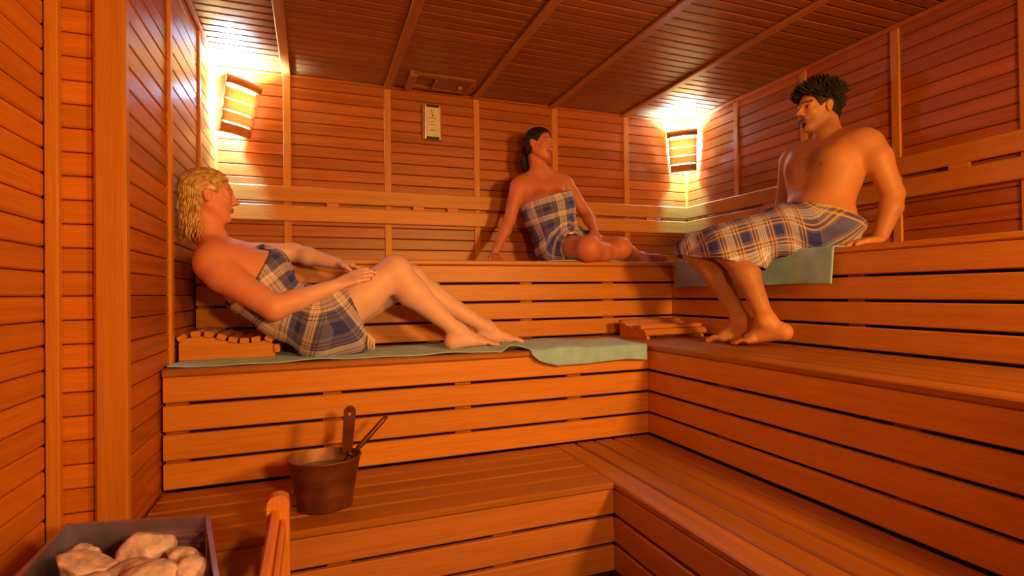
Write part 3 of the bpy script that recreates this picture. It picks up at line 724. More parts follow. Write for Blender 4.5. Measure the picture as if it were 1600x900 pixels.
def paint_head(P, H, col, skin, lip, brow, browh=.018, stub=None):
    """P local head coords; col Nx3 modified in place"""
    f, l, u = P[:, 0], P[:, 1], P[:, 2]; al = np.abs(l)
    def mix(w, c): col[:] = col * (1 - w[:, None]) + np.array(c) * w[:, None]
    front = (f > .10) & (al < .35) & (np.abs(u) < .6)
    mix(np.where(front, np.exp(-((al - .17) / .08) ** 2 - ((u + .13) / .09) ** 2) * .35, 0), np.array(skin) * [1.05, .72, .65])
    mix(np.where((np.abs(u + .262) < .055) & (f > .30) & (al < .125), np.clip((.125 - al) * 30, 0, 1) * np.clip((.052 - np.abs(u + .262)) * 60, 0, 1), 0), lip)
    mix(np.where((np.abs(u + .262) < .008) & (f > .28) & (al < .125), .8, 0), np.array(lip) * .35)
    bl = .095 + .02 * np.cos((al - .10) * 9)
    mix(np.where((f > .12) & (al > .045) & (al < .235), np.clip((browh - np.abs(u - bl)) * 120, 0, 1) * .85, 0), brow)
    mix(np.where((f > .15) & (al > .07) & (al < .225), np.clip((.011 - np.abs(u - .030 + (al - .148) ** 2 * 4.5)) * 160, 0, 1) * .7, 0), np.array(brow) * .6)
    mix(np.where((f > .30) & (np.hypot((l), (u + .15) * 1.2) < .09) & (np.abs(al - .045) < .018) & (np.abs(u + .155) < .018), .6, 0), np.array(skin) * .35)
    if stub is not None:
        w = np.clip((-.12 - u) * 7, 0, 1) * np.clip((f + .18) * 6, 0, 1) * np.clip((u + .62) * 6, 0, 1)
        mix(w * stub[0], stub[1])
def hand(F, wrist, d, n, thumb, size=.175, curl=(.25, .3, .35), spread=.10, k=.008, tcurl=.5, r=1.0):
    """wrist point, finger direction d, back-of-hand normal n, thumb = +1/-1 on the side d x n. Returns fingertip list"""
    d = unit(d); n = np.array(n, float); n = unit(n - d * (n @ d)); t = np.cross(d, n) * thumb; w = np.array(wrist, float); s = size / .175; tips = []
    fl = [(.030, .070, .066), (.010, .073, .074), (-.011, .070, .069), (-.031, .064, .054)]       # lateral, palm length, finger length
    for i, (lat, pl, ln) in enumerate(fl):
        base = w + d * .012 * s + t * lat * .55 * s; kn = w + d * (pl + .015) * s + t * lat * s + n * .004 * s
        F.cone(base, kn, .0135 * s * r, .0115 * s * r, .014)
        ang = 0; p = kn; dr0 = unit(d + t * lat / .03 * spread)
        seg = [ln * .46, ln * .31, ln * .24]; rr = [.0098, .0090, .0082, .0070]
        for j in range(3):
            ang += curl[j]; dr = dr0 * math.cos(ang) - n * math.sin(ang); q = p + dr * seg[j] * s * 1.05
            F.cone(p, q, rr[j] * s * r, rr[j + 1] * s * r, k if j else .012); p = q
        tips.append((p, dr0 * math.cos(ang) - n * math.sin(ang), n * math.cos(ang) + dr0 * math.sin(ang)))
    tb = w + d * .022 * s + t * .020 * s - n * .006 * s; q = tb + unit(d * .75 + t * .75 - n * .2) * .042 * s
    F.cone(tb, q, .0165 * s * r, .0120 * s * r, .014); q2 = q + unit(d * 1.0 + t * (.55 - tcurl) - n * .25) * .030 * s; F.cone(q, q2, .0112 * s * r, .0098 * s * r, .008)
    q3 = q2 + unit(d * 1.0 + t * (.35 - tcurl) - n * .3) * .022 * s; F.cone(q2, q3, .0096 * s * r, .0075 * s * r, .006); tips.append((q3, unit(q3 - q2), n))
    return tips
def foot(F, ankle, heel, ball, toe, side, s=1.0):
    """side = unit vector to the big-toe side; sole below"""
    A, Hh, B, T = [np.array(x, float) for x in (ankle, heel, ball, toe)]; sd = unit(side); d = unit(T - B)
    F.cone(A, Hh, .034 * s, .029 * s, .03); F.cone(A, B - d * .012 + sd * .010, .034 * s, .019 * s, .04); F.cone(Hh, B - sd * .022 - d * .010, .025 * s, .016 * s, .03); F.cone(Hh, B + sd * .018, .025 * s, .020 * s, .03)
    up = np.cross(sd, d); up = up if up[2] > 0 else -up; base = np.linalg.norm(T - B)
    for i in range(5):
        lat = (.029, .0085, -.0085, -.0235, -.0365)[i] * s; r0 = [.0135, .0098, .0092, .0088, .0085][i] * s; L = base * s + (.012, .014, .008, .000, -.010)[i]
        b0 = B + sd * lat - d * (.0, .002, .006, .012, .019)[i] - up * .005 * s; t0 = b0 + d * L * .55 + up * .005 * s; t1 = b0 + d * L - up * .004 * s
        F.cone(B + sd * lat * .7 - d * .035, b0, .015 * s, r0 * 1.1, .012); F.cone(b0, t0, r0 * 1.05, r0 * .92, .004); F.cone(t0, t1, r0 * .92, r0 * .95, .003)
    for q in (-1, 1): F.ell(A + sd * q * .030 * s, np.eye(3), [.013 * s] * 3, .015)
def skin_mat(name, tint):
    m, nt, bs = newmat(name); L = nt.links.new
    at = N(nt, 'ShaderNodeAttribute'); at.attribute_name = 'Col'
    tc = N(nt, 'ShaderNodeTexCoord'); n = N(nt, 'ShaderNodeTexNoise'); n.inputs['Scale'].default_value = 16; n.inputs['Detail'].default_value = 4; L(tc.outputs['Object'], n.inputs['Vector'])
    mr = N(nt, 'ShaderNodeMapRange'); mr.inputs['To Min'].default_value = .88; mr.inputs['To Max'].default_value = 1.10; L(n.outputs['Fac'], mr.inputs['Value'])
    sc = N(nt, 'ShaderNodeVectorMath', operation='SCALE'); L(at.outputs['Color'], sc.inputs[0]); L(mr.outputs[0], sc.inputs['Scale']); L(sc.outputs[0], bs.inputs['Base Color'])
    bs.inputs['Roughness'].default_value = .54; bs.inputs['Subsurface Weight'].default_value = .12; bs.inputs['Subsurface Radius'].default_value = (.02, .008, .004); bs.inputs['Subsurface Scale'].default_value = .5
    n2 = N(nt, 'ShaderNodeTexNoise'); n2.inputs['Scale'].default_value = 260; L(tc.outputs['Object'], n2.inputs['Vector']); b = N(nt, 'ShaderNodeBump'); b.inputs['Strength'].default_value = .08; b.inputs['Distance'].default_value = .002
    L(n2.outputs['Fac'], b.inputs['Height']); L(b.outputs[0], bs.inputs['Normal']); return m
def hair_mat(name, c1, c2, rough=.35):
    m, nt, bs = newmat(name); L = nt.links.new; tc = N(nt, 'ShaderNodeTexCoord'); n = N(nt, 'ShaderNodeTexNoise'); n.inputs['Scale'].default_value = 60; n.inputs['Detail'].default_value = 3
    L(tc.outputs['Object'], n.inputs['Vector']); rp = N(nt, 'ShaderNodeValToRGB'); rp.color_ramp.elements[0].position = .35; rp.color_ramp.elements[1].position = .65; rp.color_ramp.elements[0].color = c1; rp.color_ramp.elements[1].color = c2
    L(n.outputs['Fac'], rp.inputs[0]); L(rp.outputs[0], bs.inputs['Base Color']); bs.inputs['Roughness'].default_value = rough; return m
def plaid(name, bands, period, lines):
    """woven check: the same colour bands run along and across, mixed half and half"""
    m, nt, bs = newmat(name); L = nt.links.new
    uv = N(nt, 'ShaderNodeUVMap'); uv.uv_map = 'UVMap'; sp = N(nt, 'ShaderNodeSeparateXYZ'); L(uv.outputs[0], sp.inputs[0]); cols = []
    for ax in (0, 1):
        dv = N(nt, 'ShaderNodeMath', operation='DIVIDE'); dv.inputs[1].default_value = period[ax]; L(sp.outputs[ax], dv.inputs[0])
        fr = N(nt, 'ShaderNodeMath', operation='FRACT'); L(dv.outputs[0], fr.inputs[0])
        rp = N(nt, 'ShaderNodeValToRGB'); rp.color_ramp.interpolation = 'CONSTANT'; el = rp.color_ramp.elements
        while len(el) > 1: el.remove(el[-1])
        el[0].position = 0; el[0].color = bands[0][1]
        for p, c in bands[1:]: e = el.new(p); e.color = c
        L(fr.outputs[0], rp.inputs[0])
        mf = N(nt, 'ShaderNodeMath', operation='MULTIPLY'); mf.inputs[1].default_value = 1; L(fr.outputs[0], mf.inputs[0])
        rl = N(nt, 'ShaderNodeValToRGB'); rl.color_ramp.interpolation = 'CONSTANT'; el = rl.color_ramp.elements
        while len(el) > 1: el.remove(el[-1])
        el[0].position = 0; el[0].color = (0, 0, 0, 0)
        for p, w, c in lines: e = el.new(p); e.color = c; e = el.new(p + w); e.color = (0, 0, 0, 0)
        L(fr.outputs[0], rl.inputs[0])
        cols.append((rp, rl))
    mx = N(nt, 'ShaderNodeMix', data_type='RGBA'); mx.inputs[0].default_value = .5; L(cols[0][0].outputs[0], mx.inputs[6]); L(cols[1][0].outputs[0], mx.inputs[7])
    cur = mx.outputs[2]
    for rp, rl in cols:
        al = N(nt, 'ShaderNodeMath', operation='MULTIPLY'); al.inputs[1].default_value = .75; L(rl.outputs['Alpha'], al.inputs[0])
        m2 = N(nt, 'ShaderNodeMix', data_type='RGBA'); L(al.outputs[0], m2.inputs[0]); L(cur, m2.inputs[6]); L(rl.outputs['Color'], m2.inputs[7]); cur = m2.outputs[2]
    L(cur, bs.inputs['Base Color']); bs.inputs['Roughness'].default_value = .9
    tc = N(nt, 'ShaderNodeTexCoord'); n = N(nt, 'ShaderNodeTexNoise'); n.inputs['Scale'].default_value = 500; L(tc.outputs['Object'], n.inputs['Vector']); b = N(nt, 'ShaderNodeBump'); b.inputs['Strength'].default_value = .3; b.inputs['Distance'].default_value = .001
    L(n.outputs['Fac'], b.inputs['Height']); L(b.outputs[0], bs.inputs['Normal']); return m
NAVY, MAUVE, CREAM, ORNG, DARK, YEL = lin(.035, .045, .34), lin(.20, .18, .42), lin(.84, .78, .98), lin(.88, .38, .10), lin(.06, .02, .08), lin(.78, .42, .04)
BANDS = [(0, NAVY), (.23, MAUVE), (.46, CREAM), (.78, MAUVE)]
LINES = [(.30, .018, DARK), (.37, .018, DARK), (.44, .018, DARK), (.545, .020, ORNG), (.60, .016, DARK), (.645, .020, ORNG), (.70, .016, DARK), (.74, .02, ORNG), (.83, .018, DARK), (.90, .018, DARK)]
LINES_M = [(.29, .03, YEL), (.345, .016, DARK), (.385, .03, YEL), (.55, .012, DARK), (.61, .012, DARK), (.67, .012, DARK), (.80, .03, YEL), (.855, .016, DARK), (.895, .03, YEL)]
M['plaid_pink'] = plaid('plaid_wrap_cloth', BANDS, (.128, .128), LINES)
M['plaid_dark'] = plaid('plaid_navy_cloth', BANDS, (.125, .125), LINES)
M['plaid_yellow'] = plaid('plaid_yellow_cloth', [(0, NAVY), (.25, MAUVE), (.50, CREAM), (.75, MAUVE)], (.150, .150), LINES_M)
M['skin1'] = skin_mat('skin_fair', 1); M['skin2'] = skin_mat('skin_tanned', 1); M['skin3'] = skin_mat('skin_man', 1)
M['blonde'] = hair_mat('hair_blonde', lin(.42, .22, .07), lin(.80, .52, .22), .30); M['blackhair'] = hair_mat('hair_black', lin(.005, .004, .004), lin(.016, .010, .009), .6)
M['brownhair'] = hair_mat('hair_dark_brown', lin(.006, .004, .004), lin(.016, .008, .007), .55)
def eye_mat():
    m, nt, bs = newmat('eye'); L = nt.links.new; tc = N(nt, 'ShaderNodeTexCoord'); sp = N(nt, 'ShaderNodeSeparateXYZ'); L(tc.outputs['Object'], sp.inputs[0])
    rp = N(nt, 'ShaderNodeValToRGB'); rp.color_ramp.interpolation = 'CONSTANT'; rp.color_ramp.elements[0].color = lin(.72, .66, .60); rp.color_ramp.elements[1].position = .80; rp.color_ramp.elements[1].color = lin(.05, .03, .02)
    e = rp.color_ramp.elements.new(.95); e.color = lin(.003, .003, .003)
    dv = N(nt, 'ShaderNodeMath', operation='MULTIPLY'); dv.inputs[1].default_value = 1 / .0115; L(sp.outputs[0], dv.inputs[0]); L(dv.outputs[0], rp.inputs[0]); L(rp.outputs[0], bs.inputs['Base Color']); bs.inputs['Roughness'].default_value = .1; return m
M['eye'] = eye_mat()
M['nail'] = plain('nail_varnish', lin(.06, .015, .16), .15, noise=.05)
def set_col(me, col):
    a = me.color_attributes.new('Col', 'FLOAT_COLOR', 'POINT'); a.data.foreach_set('color', np.concatenate([col, np.ones((len(col), 1))], 1).astype(np.float32).ravel())
def set_uv(me, uv):
    lay = me.uv_layers.new(name='UVMap'); li = np.empty(len(me.loops), np.int32); me.loops.foreach_get('vertex_index', li); lay.data.foreach_set('uv', uv[li].astype(np.float32).ravel())
def eyes(H, parent, org, gaze=(0, 0)):
    for s in (-1, 1):
        v, f = lathe([(max(.0005, math.sin(a)) * .0115, -math.cos(a) * .0115) for a in np.linspace(0, math.pi, 13)], 18)
        v = [(z, x, y) for x, y, z in v]                          # pole looks along +x
        o = link('eye', mesh('eye', v, f, M['eye'], True), parent)
        fx = unit(H.f + H.l * gaze[0] + H.u * gaze[1]); ly = unit(np.cross(H.u, fx)); uz = np.cross(fx, ly)
        R = Matrix(((fx[0], ly[0], uz[0]), (fx[1], ly[1], uz[1]), (fx[2], ly[2], uz[2])))
        o.matrix_local = Matrix.Translation(Vector(H.w(.296, .148 * s, .006) - np.array(org))) @ R.to_4x4()
def hair_cap(F, H, grow=.03, back=-.30, front=.42, crown=.0):
    F.ell(H.w(-.075, 0, .13), H.R, [H.h * (x + grow) for x in (.415, .325, .355)], .01)
    # nape
    F.ell(H.w(-.22, 0, -.10), H.R, [H.h * (x + grow * .5) for x in (.26, .265, .26)], .05 * H.h)
    # open the face and the ears
    F.ell(H.w(front, 0, -.13), H.R, [H.h * x for x in (.40, .46, .46)], .02 * H.h, True)
    for s in (-1, 1): F.ell(H.w(-.0, .36 * s, -.09), H.R, [H.h * x for x in (.13, .14, .15)], .02 * H.h, True)
    F.cut(H.u, float(H.u @ H.w(0, 0, back)))
def merge(V, Q, v2, f2):
    """combine numpy quads with a list of faces"""
    b = len(V); return np.concatenate([V, v2]), [tuple(q) for q in Q] + [tuple(i + b for i in q) for q in f2]

def garment_uv(V, axis, side, scale=.14):
    """v = length along a bent axis, u = way round it (from the given side direction)"""
    axis = np.array(axis, float); seg = np.diff(axis, axis=0); L = np.linalg.norm(seg, axis=1); cum = np.concatenate([[0], np.cumsum(L)])
    best = np.full(len(V), 1e9); vv = np.zeros(len(V)); uu = np.zeros(len(V)); wsum = np.zeros(len(V))
    acc_v = np.zeros(len(V)); acc_u = np.zeros(len(V))
    for i in range(len(seg)):
        t = unit(seg[i]); lo = -1e9 if i == 0 else 0; hi = 1e9 if i == len(seg) - 1 else L[i]
        s = np.clip((V - axis[i]) @ t, lo, hi); p = axis[i] + s[:, None] * t; d = V - p; dist = np.linalg.norm(d, axis=1)
        sd = np.array(side, float); sd = unit(sd - t * (sd @ t)); b = np.cross(t, sd)
        ang = np.arctan2(d @ b, d @ sd); w = np.exp(-dist * 60) + 1e-12
        acc_v += w * (cum[i] + s); acc_u += w * ang * scale; wsum += w
    return np.stack([acc_u / wsum, acc_v / wsum], 1)

def finish_body(name, label, F, org, mat, paint, relax=2):
    V, Q = F.mesh(); me, V = np_mesh('body', V, Q, mat, org, relax); col = paint(V); set_col(me, col)
    o = link(name, me, None, org); tag(o, label, 'person'); return o
def finish_cloth(name, F, org, parent, mat, uvf, thick=.008, cuts=(), folds=None, label=None):
    if folds is not None:
        g = F.grid(); F.D = (F.D + folds(*g)).astype(F32)
    F.D = np.maximum(F.D, -(F.D + F32(thick)))
    for n, c in cuts: F.cut(n, c)
    V, Q = F.mesh(); me, V = np_mesh(name, V, Q, mat, org, 2); set_uv(me, uvf(V)); o = link(name, me, parent); 
    if label: o['label'] = label
    return o
def finish_hair(F, H, org, parent, mat, strands, label, sides=5):
    V, Q = F.mesh(); me, V = np_mesh('cap', V, Q, None, (0, 0, 0), 2); bpy.data.meshes.remove(me)
    if strands:
        v2, f2 = tubes(strands, sides); V, f = merge(V, Q, v2, f2)
    else: f = [tuple(q) for q in Q]
    o = link('hair', mesh('hair', V - np.array(org), f, mat, True), parent); o['label'] = label; o['kind'] = 'stuff'; return o
def nails(tips, org, parent, size=.0075):
    for p, d, n in tips:
        d = unit(d); n = unit(n - d * (n @ d)); t = np.cross(d, n); v = []; 
        for k in range(8):
            a = 2 * math.pi * k / 8; v.append(p + d * (math.cos(a) * size * .95 - size * .25) + t * math.sin(a) * size * .68 + n * (.0064 - .0022 * math.sin(a) ** 2))
        v += [q - n * .0035 for q in v]; f = [tuple(range(8)), tuple(range(15, 7, -1))] + [(i, 8 + i, 8 + (i + 1) % 8, (i + 1) % 8) for i in range(8)]
        link('nail', mesh('nail', np.array(v) - np.array(org), f, M['nail'], True), parent)
def scalp_path(H, beta, th0, th1, n, grow):
    th = np.linspace(th0, th1, n); rx, ry, rz = .415 + grow, .325 + grow, .355 + grow
    return np.stack([-.075 + rx * np.cos(th) * math.cos(beta), np.full(n, ry * math.sin(beta)), .13 + rz * np.sin(th) * math.cos(beta)], 1)
def towrld(H, P): return H.c + H.h * (P @ H.R)

# ---- blonde woman reclining on the middle bench
def woman_reclining():
    org = (.575, -.99, Z2); F = Field((.0, -1.33, Z2 - .01), (1.60, -.66, 1.73), .004)
    H = Head((.138, -.985, 1.588), (.985, .16, .015), (-.04, 0, 1), .224)
    neck = (.150, -.972, 1.385)
    F.cone((.575, -1.055, 1.022), (.575, -.905, 1.022), .113, .113, .06); F.cone((.42, -1.03, 1.105), (.42, -.93, 1.105), .108, .108, .08); F.ell((.49, -.98, 1.10), np.eye(3), [.10, .11, .09], .08)
    F.cone((.305, -1.045, 1.205), (.305, -.905, 1.205), .112, .112, .08); F.cone((.228, -1.065, 1.295), (.238, -.885, 1.305), .092, .092, .07)
    F.cone((.165, -1.10, 1.318), (.202, -.845, 1.352), .060, .058, .05)
    for p in ((.165, -1.105, 1.325), (.200, -.845, 1.358)): F.cone((.128, -.972, 1.425), p, .038, .042, .05)
    F.ell((.352, -1.035, 1.285), np.eye(3), [.072] * 3, .05); F.ell((.360, -.915, 1.295), np.eye(3), [.072] * 3, .05)
    build_head(F, H); F.cone(H.w(-.17, 0, -.15), neck, .050, .058, .022)
    # legs
    F.cone((.60, -1.065, 1.045), (.75, -1.062, 1.160), .104, .088, .06); F.cone((.75, -1.062, 1.160), (.878, -1.06, 1.268), .088, .066, .03); F.ell((.895, -1.06, 1.280), np.eye(3), [.055, .055, .055], .04)
    F.cone((.895, -1.06, 1.268), (.965, -1.06, 1.178), .060, .067, .04); F.cone((.965, -1.06, 1.178), (1.165, -1.06, 1.00), .067, .035, .03)
    foot(F, (1.180, -1.06, .985), (1.152, -1.06, .940), (1.315, -1.065, .934), (1.37, -1.068, .928), (0, 1, 0))
    F.cone((.60, -.90, 1.045), (.98, -.915, 1.240), .105, .064, .05); F.ell((.985, -.915, 1.245), np.eye(3), [.054] * 3, .04)
    F.cone((.985, -.915, 1.238), (1.075, -.915, 1.165), .058, .062, .04); F.cone((1.075, -.915, 1.165), (1.355, -.92, .998), .062, .034, .03)
    foot(F, (1.370, -.92, .985), (1.342, -.92, .940), (1.480, -.925, .934), (1.535, -.93, .926), (0, -1, 0))
    # right arm (near) and left arm (far)
    F.cone((.168, -1.118, 1.292), (.21, -1.135, 1.245), .070, .067, .03); F.cone((.205, -1.140, 1.25), (.395, -1.215, 1.118), .064, .049, .015); F.cone((.395, -1.215, 1.118), (.472, -1.190, 1.146), .047, .045, .02); F.cone((.472, -1.190, 1.146), (.630, -1.140, 1.206), .044, .028, .012)
    tips = hand(F, (.634, -1.140, 1.210), (.150, .004, .056), (-.28, -.62, .72), -1, .178, (.06, .16, .16), .10, .005, .5, .95)
    F.cone((.202, -.838, 1.352), (.452, -.760, 1.372), .058, .043, .025); F.cone((.452, -.760, 1.372), (.52, -.80, 1.352), .042, .042, .02); F.cone((.52, -.80, 1.352), (.655, -.885, 1.312), .040, .027, .02)
    hand(F, (.658, -.888, 1.308), (.10, -.07, -.030), (.25, .25, .9), 1, .165, (.15, .25, .25), .06)
    skin = np.array([.80, .290, .190]); fair = np.array([.86, .51, .48])
    def paint(V):
        t = np.clip((V[:, 0] - .30) / .35, 0, 1)[:, None]; t = np.maximum(t, np.clip((V[:, 1] + .97) / .10, 0, 1)[:, None] * (V[:, 0] > .2)[:, None]); c = skin * (1 - t) + fair * t; P = H.loc(V); near = np.linalg.norm(P, axis=1) < .85
        cc = c[near]; paint_head(P[near], H, cc, skin, (.62, .17, .13), (.30, .13, .06), .012); c[near] = cc
        for p, r in (((.395, -1.26, 1.118), .06), ((.90, -1.06, 1.32), .06), ((1.36, -1.06, .93), .07), ((1.53, -.92, .93), .07), ((1.14, -1.06, .92), .05)):
            w = np.exp(-np.sum((V - p) ** 2, 1) / r ** 2)[:, None] * .45; c = c * (1 - w) + w * fair * [.98, .68, .62]
        return c
    o = finish_body('person', 'woman with wet blonde hair in plaid wrap, reclining on the middle bench', F, org, M['skin1'], paint)
    eyes(H, o, org, (0, -.05)); nails(tips[:4], org, o)
    # hair: slicked back, wet wavy ends
    FH = Field(H.c - .20, H.c + .20, .005); hair_cap(FH, H, .020, -.36, .43); st = []; rg = np.random.default_rng(3)
    for i in range(260):
        b = rg.uniform(-1.25, 1.25); th0 = .58 - .28 * abs(b) + rg.uniform(-.04, .22); P = scalp_path(H, b, th0, 3.25 + rg.uniform(-.1, .2), 16, .020 + rg.uniform(0, .018))
        P[:, 2] -= .05 * np.abs(np.sin(b)) * np.linspace(0, 1, 16) ** 2
        end = P[-1]; L = rg.uniform(.50, .92); n = 14; s = np.linspace(0, 1, n)[1:]; ph = rg.uniform(0, 6.28); am = rg.uniform(.015, .045)
        tail = np.stack([end[0] + .03 * s + am * np.sin(s * 11 + ph) * s ** .5, end[1] * (1 - .1 * s) + am * np.cos(s * 10 + ph) * s ** .5, end[2] - L * s], 1)
        P = np.concatenate([P, tail]); Wd = towrld(H, P); Wd[:, 0] = np.maximum(Wd[:, 0], .022 + .004)
        rr = np.full(len(P), rg.uniform(.0022, .0042)); rr[:2] *= .5; rr[-4:] *= np.linspace(.9, .25, 4); st.append((Wd, rr))
    finish_hair(FH, H, org, o, M['blonde'], st, 'wet blonde hair combed back')
    # plaid wrap
    G = Field((.08, -1.30, Z2 + .002), (.92, -.70, 1.45), .0045); e = .016
    G.cone((.575, -1.055, 1.022), (.575, -.905, 1.022), .113 + e, .113 + e, .06); G.cone((.42, -1.03, 1.105), (.42, -.93, 1.105), .108 + e, .108 + e, .08); G.ell((.49, -.98, 1.10), np.eye(3), [.10 + e, .11 + e, .09 + e], .08)
    G.cone((.305, -1.045, 1.205), (.305, -.905, 1.205), .112 + e, .112 + e, .08); G.ell((.352, -1.035, 1.285), np.eye(3), [.072 + e] * 3, .06); G.ell((.360, -.915, 1.295), np.eye(3), [.072 + e] * 3, .06)
    G.cone((.228, -1.065, 1.295), (.238, -.885, 1.305), .092 + e, .092 + e, .07)
    G.cone((.60, -1.065, 1.045), (.78, -1.062, 1.185), .110 + e, .095 + e, .08); G.cone((.60, -.90, 1.045), (.80, -.91, 1.15), .107 + e, .09 + e, .08); G.cone((.58, -1.085, 1.00), (.72, -1.085, 1.00), .085, .085, .08)
    def folds(x, y, z):
        a = (x * .62 - z * .79); b = x * .79 + z * .62
        env = np.exp(-((x - .46) / .10) ** 2 - ((z - 1.17) / .10) ** 2)
        return .0045 * np.sin(a * 70 + 3 * np.sin(b * 9) + y * 12) * (.25 + 1.3 * env) + .003 * np.sin(b * 55 + y * 30 + 2 * np.sin(a * 13))
    uvf = lambda V: garment_uv(V, [(.20, -.975, 1.34), (.42, -.98, 1.10), (.60, -.985, 1.05), (.80, -.985, 1.20)], (0, -1, 0), .135)
    n1 = np.array((.767, .34, -.544)); n2 = np.array((-.92, 0, -.38)); wrap = finish_cloth('plaid_wrap', G, org, o, M['plaid_pink'], uvf, .009, [(n1, -.818), (n2, -1.075)], folds, 'blue, cream and orange plaid wrap')
    # knotted tie cords at the hem
    ks = []
    for q in range(3): ks.append((np.array([(.752, -1.165, 1.005), (.762 + .01 * q, -1.175, .985 - .008 * q), (.757 + .012 * q, -1.172, .96 - .012 * q), (.760 + .006 * q, -1.17, .935 - .004 * q)]), [.006, .007, .005, .004]))
    for q, (P, R) in enumerate(ks): v, f = tubes([(P, R)], 7); c = link('tie_cord', mesh('tie_cord', v - np.array(org), f, plain('tie_cord_%d' % q, lin(.75, .52, .45), .9, noise=.2, nscale=200), True), wrap)
    return o
woman_reclining()

# ---- dark-haired woman sitting on the upper bench
def woman_sitting():
    org = (2.10, -.32, Z3); F = Field((1.45, -.86, Z3 - .03), (2.87, -.10, 2.29), .004)
    H = Head((1.948, -.300, 2.140), (.56, -.83, .01), (.05, 0, 1), .222); neck = (1.952, -.285, 1.925)
    F.cone((2.045, -.30, 1.468), (2.175, -.285, 1.470), .104, .104, .06); F.cone((1.99, -.30, 1.60), (2.09, -.285, 1.60), .090, .090, .08); F.cone((1.925, -.31, 1.715), (2.055, -.295, 1.73), .098, .098, .08); F.cone((1.87, -.30, 1.815), (2.06, -.285, 1.835), .076, .076, .06)
    F.cone((1.805, -.295, 1.862), (2.135, -.272, 1.900), .050, .050, .05)
    for p in ((1.82, -.295, 1.88), (2.12, -.275, 1.915)): F.cone((1.955, -.275, 1.985), p, .036, .038, .06)
    F.ell((1.918, -.395, 1.735), np.eye(3), [.068] * 3, .05); F.ell((2.045, -.380, 1.75), np.eye(3), [.068] * 3, .05)
    build_head(F, H, smile=1); F.cone(H.w(-.17, 0, -.15), neck, .045, .050, .022)
    F.cone((2.06, -.31, 1.458), (2.085, -.685, 1.428), .098, .070, .05); F.ell((2.085, -.70, 1.428), np.eye(3), [.064] * 3, .04); F.cone((2.17, -.29, 1.462), (2.36, -.595, 1.440), .096, .066, .05); F.ell((2.365, -.60, 1.440), np.eye(3), [.060] * 3, .04)
    F.cone((2.095, -.69, 1.418), (2.22, -.615, 1.412), .060, .060, .04); F.cone((2.22, -.615, 1.412), (2.46, -.50, 1.398), .060, .036, .03); foot(F, (2.475, -.50, 1.396), (2.515, -.475, 1.392), (2.63, -.50, 1.384), (2.68, -.51, 1.378), (0, .35, .94), .9)
    F.cone((2.365, -.595, 1.430), (2.46, -.52, 1.415), .058, .058, .04); F.cone((2.46, -.52, 1.415), (2.64, -.40, 1.400), .058, .035, .03); foot(F, (2.655, -.392, 1.398), (2.685, -.365, 1.392), (2.755, -.445, 1.384), (2.785, -.485, 1.378), (.3, .3, .9), .88)
    F.cone((1.792, -.298, 1.852), (1.732, -.290, 1.635), .054, .038, .02); F.cone((1.732, -.290, 1.635), (1.70, -.30, 1.57), .038, .039, .02); F.cone((1.70, -.30, 1.57), (1.612, -.335, 1.415), .038, .024, .02)
    hand(F, (1.608, -.340, 1.402), (-.22, -.80, -.22), (0, -.15, 1), -1, .160, (.05, .05, .08), .15)
    F.cone((2.150, -.275, 1.890), (2.262, -.345, 1.688), .053, .038, .02); F.cone((2.262, -.345, 1.688), (2.255, -.40, 1.64), .038, .038, .02); F.cone((2.255, -.40, 1.64), (2.222, -.52, 1.552), .037, .025, .02)
    hand(F, (2.220, -.525, 1.545), (-.30, -.62, -.38), (-.15, -.45, .85), 1, .158, (.22, .3, .3), .10)
    skin = np.array([.66, .200, .100])
    def paint(V):
        c = np.tile(skin, (len(V), 1)); P = H.loc(V); near = np.linalg.norm(P, axis=1) < .85; cc = c[near]; paint_head(P[near], H, cc, skin, (.50, .11, .08), (.03, .012, .010), .013); c[near] = cc
        return c
    o = finish_body('person', 'dark-haired woman in plaid wrap sitting with folded legs on the upper bench', F, org, M['skin2'], paint); eyes(H, o, org, (.25, 0))
    FH = Field(H.c - .20, H.c + .20, .005); hair_cap(FH, H, .018, -.28, .44); st = []; rg = np.random.default_rng(5)
    for i in range(260):
        b = rg.uniform(-1.25, 1.25); P = scalp_path(H, b, .55 - .28 * abs(b) + rg.uniform(-.02, .08), 2.9, 14, .018 + rg.uniform(0, .012)); tgt = np.array([-.50, 0, .03]) + rg.normal(0, .02, 3); s = np.linspace(0, 1, 6)[1:, None]
        P = np.concatenate([P, P[-1] * (1 - s) + tgt * s]); n = 12; s = np.linspace(0, 1, n)[1:]; L = rg.uniform(.62, .78); off = rg.normal(0, .035, 2)
        tail = np.stack([tgt[0] - .06 * np.sin(s * 3.1) + off[0] * s + .03 * s, tgt[1] + off[1] * np.sin(s * 3) ** .5 * 1.6, tgt[2] - L * s], 1); P = np.concatenate([P, tail]); Wd = towrld(H, P); Wd[:, 1] = np.minimum(Wd[:, 1], -.062)
        rr = np.full(len(P), rg.uniform(.003, .005)); rr[-3:] *= [.8, .6, .3]; st.append((Wd, rr))
    finish_hair(FH, H, org, o, M['brownhair'], st, 'dark hair tied back in a ponytail')
    G = Field((1.74, -.62, Z3 + .004), (2.48, -.08, 1.93), .0045); e = .015
    G.cone((2.045, -.30, 1.468), (2.175, -.285, 1.470), .104 + e, .104 + e, .06); G.cone((1.99, -.30, 1.60), (2.09, -.285, 1.60), .100 + e, .100 + e, .10); G.cone((1.925, -.31, 1.715), (2.055, -.295, 1.73), .098 + e, .098 + e, .10); G.cone((1.87, -.30, 1.815), (2.06, -.285, 1.835), .076 + e, .076 + e, .06)
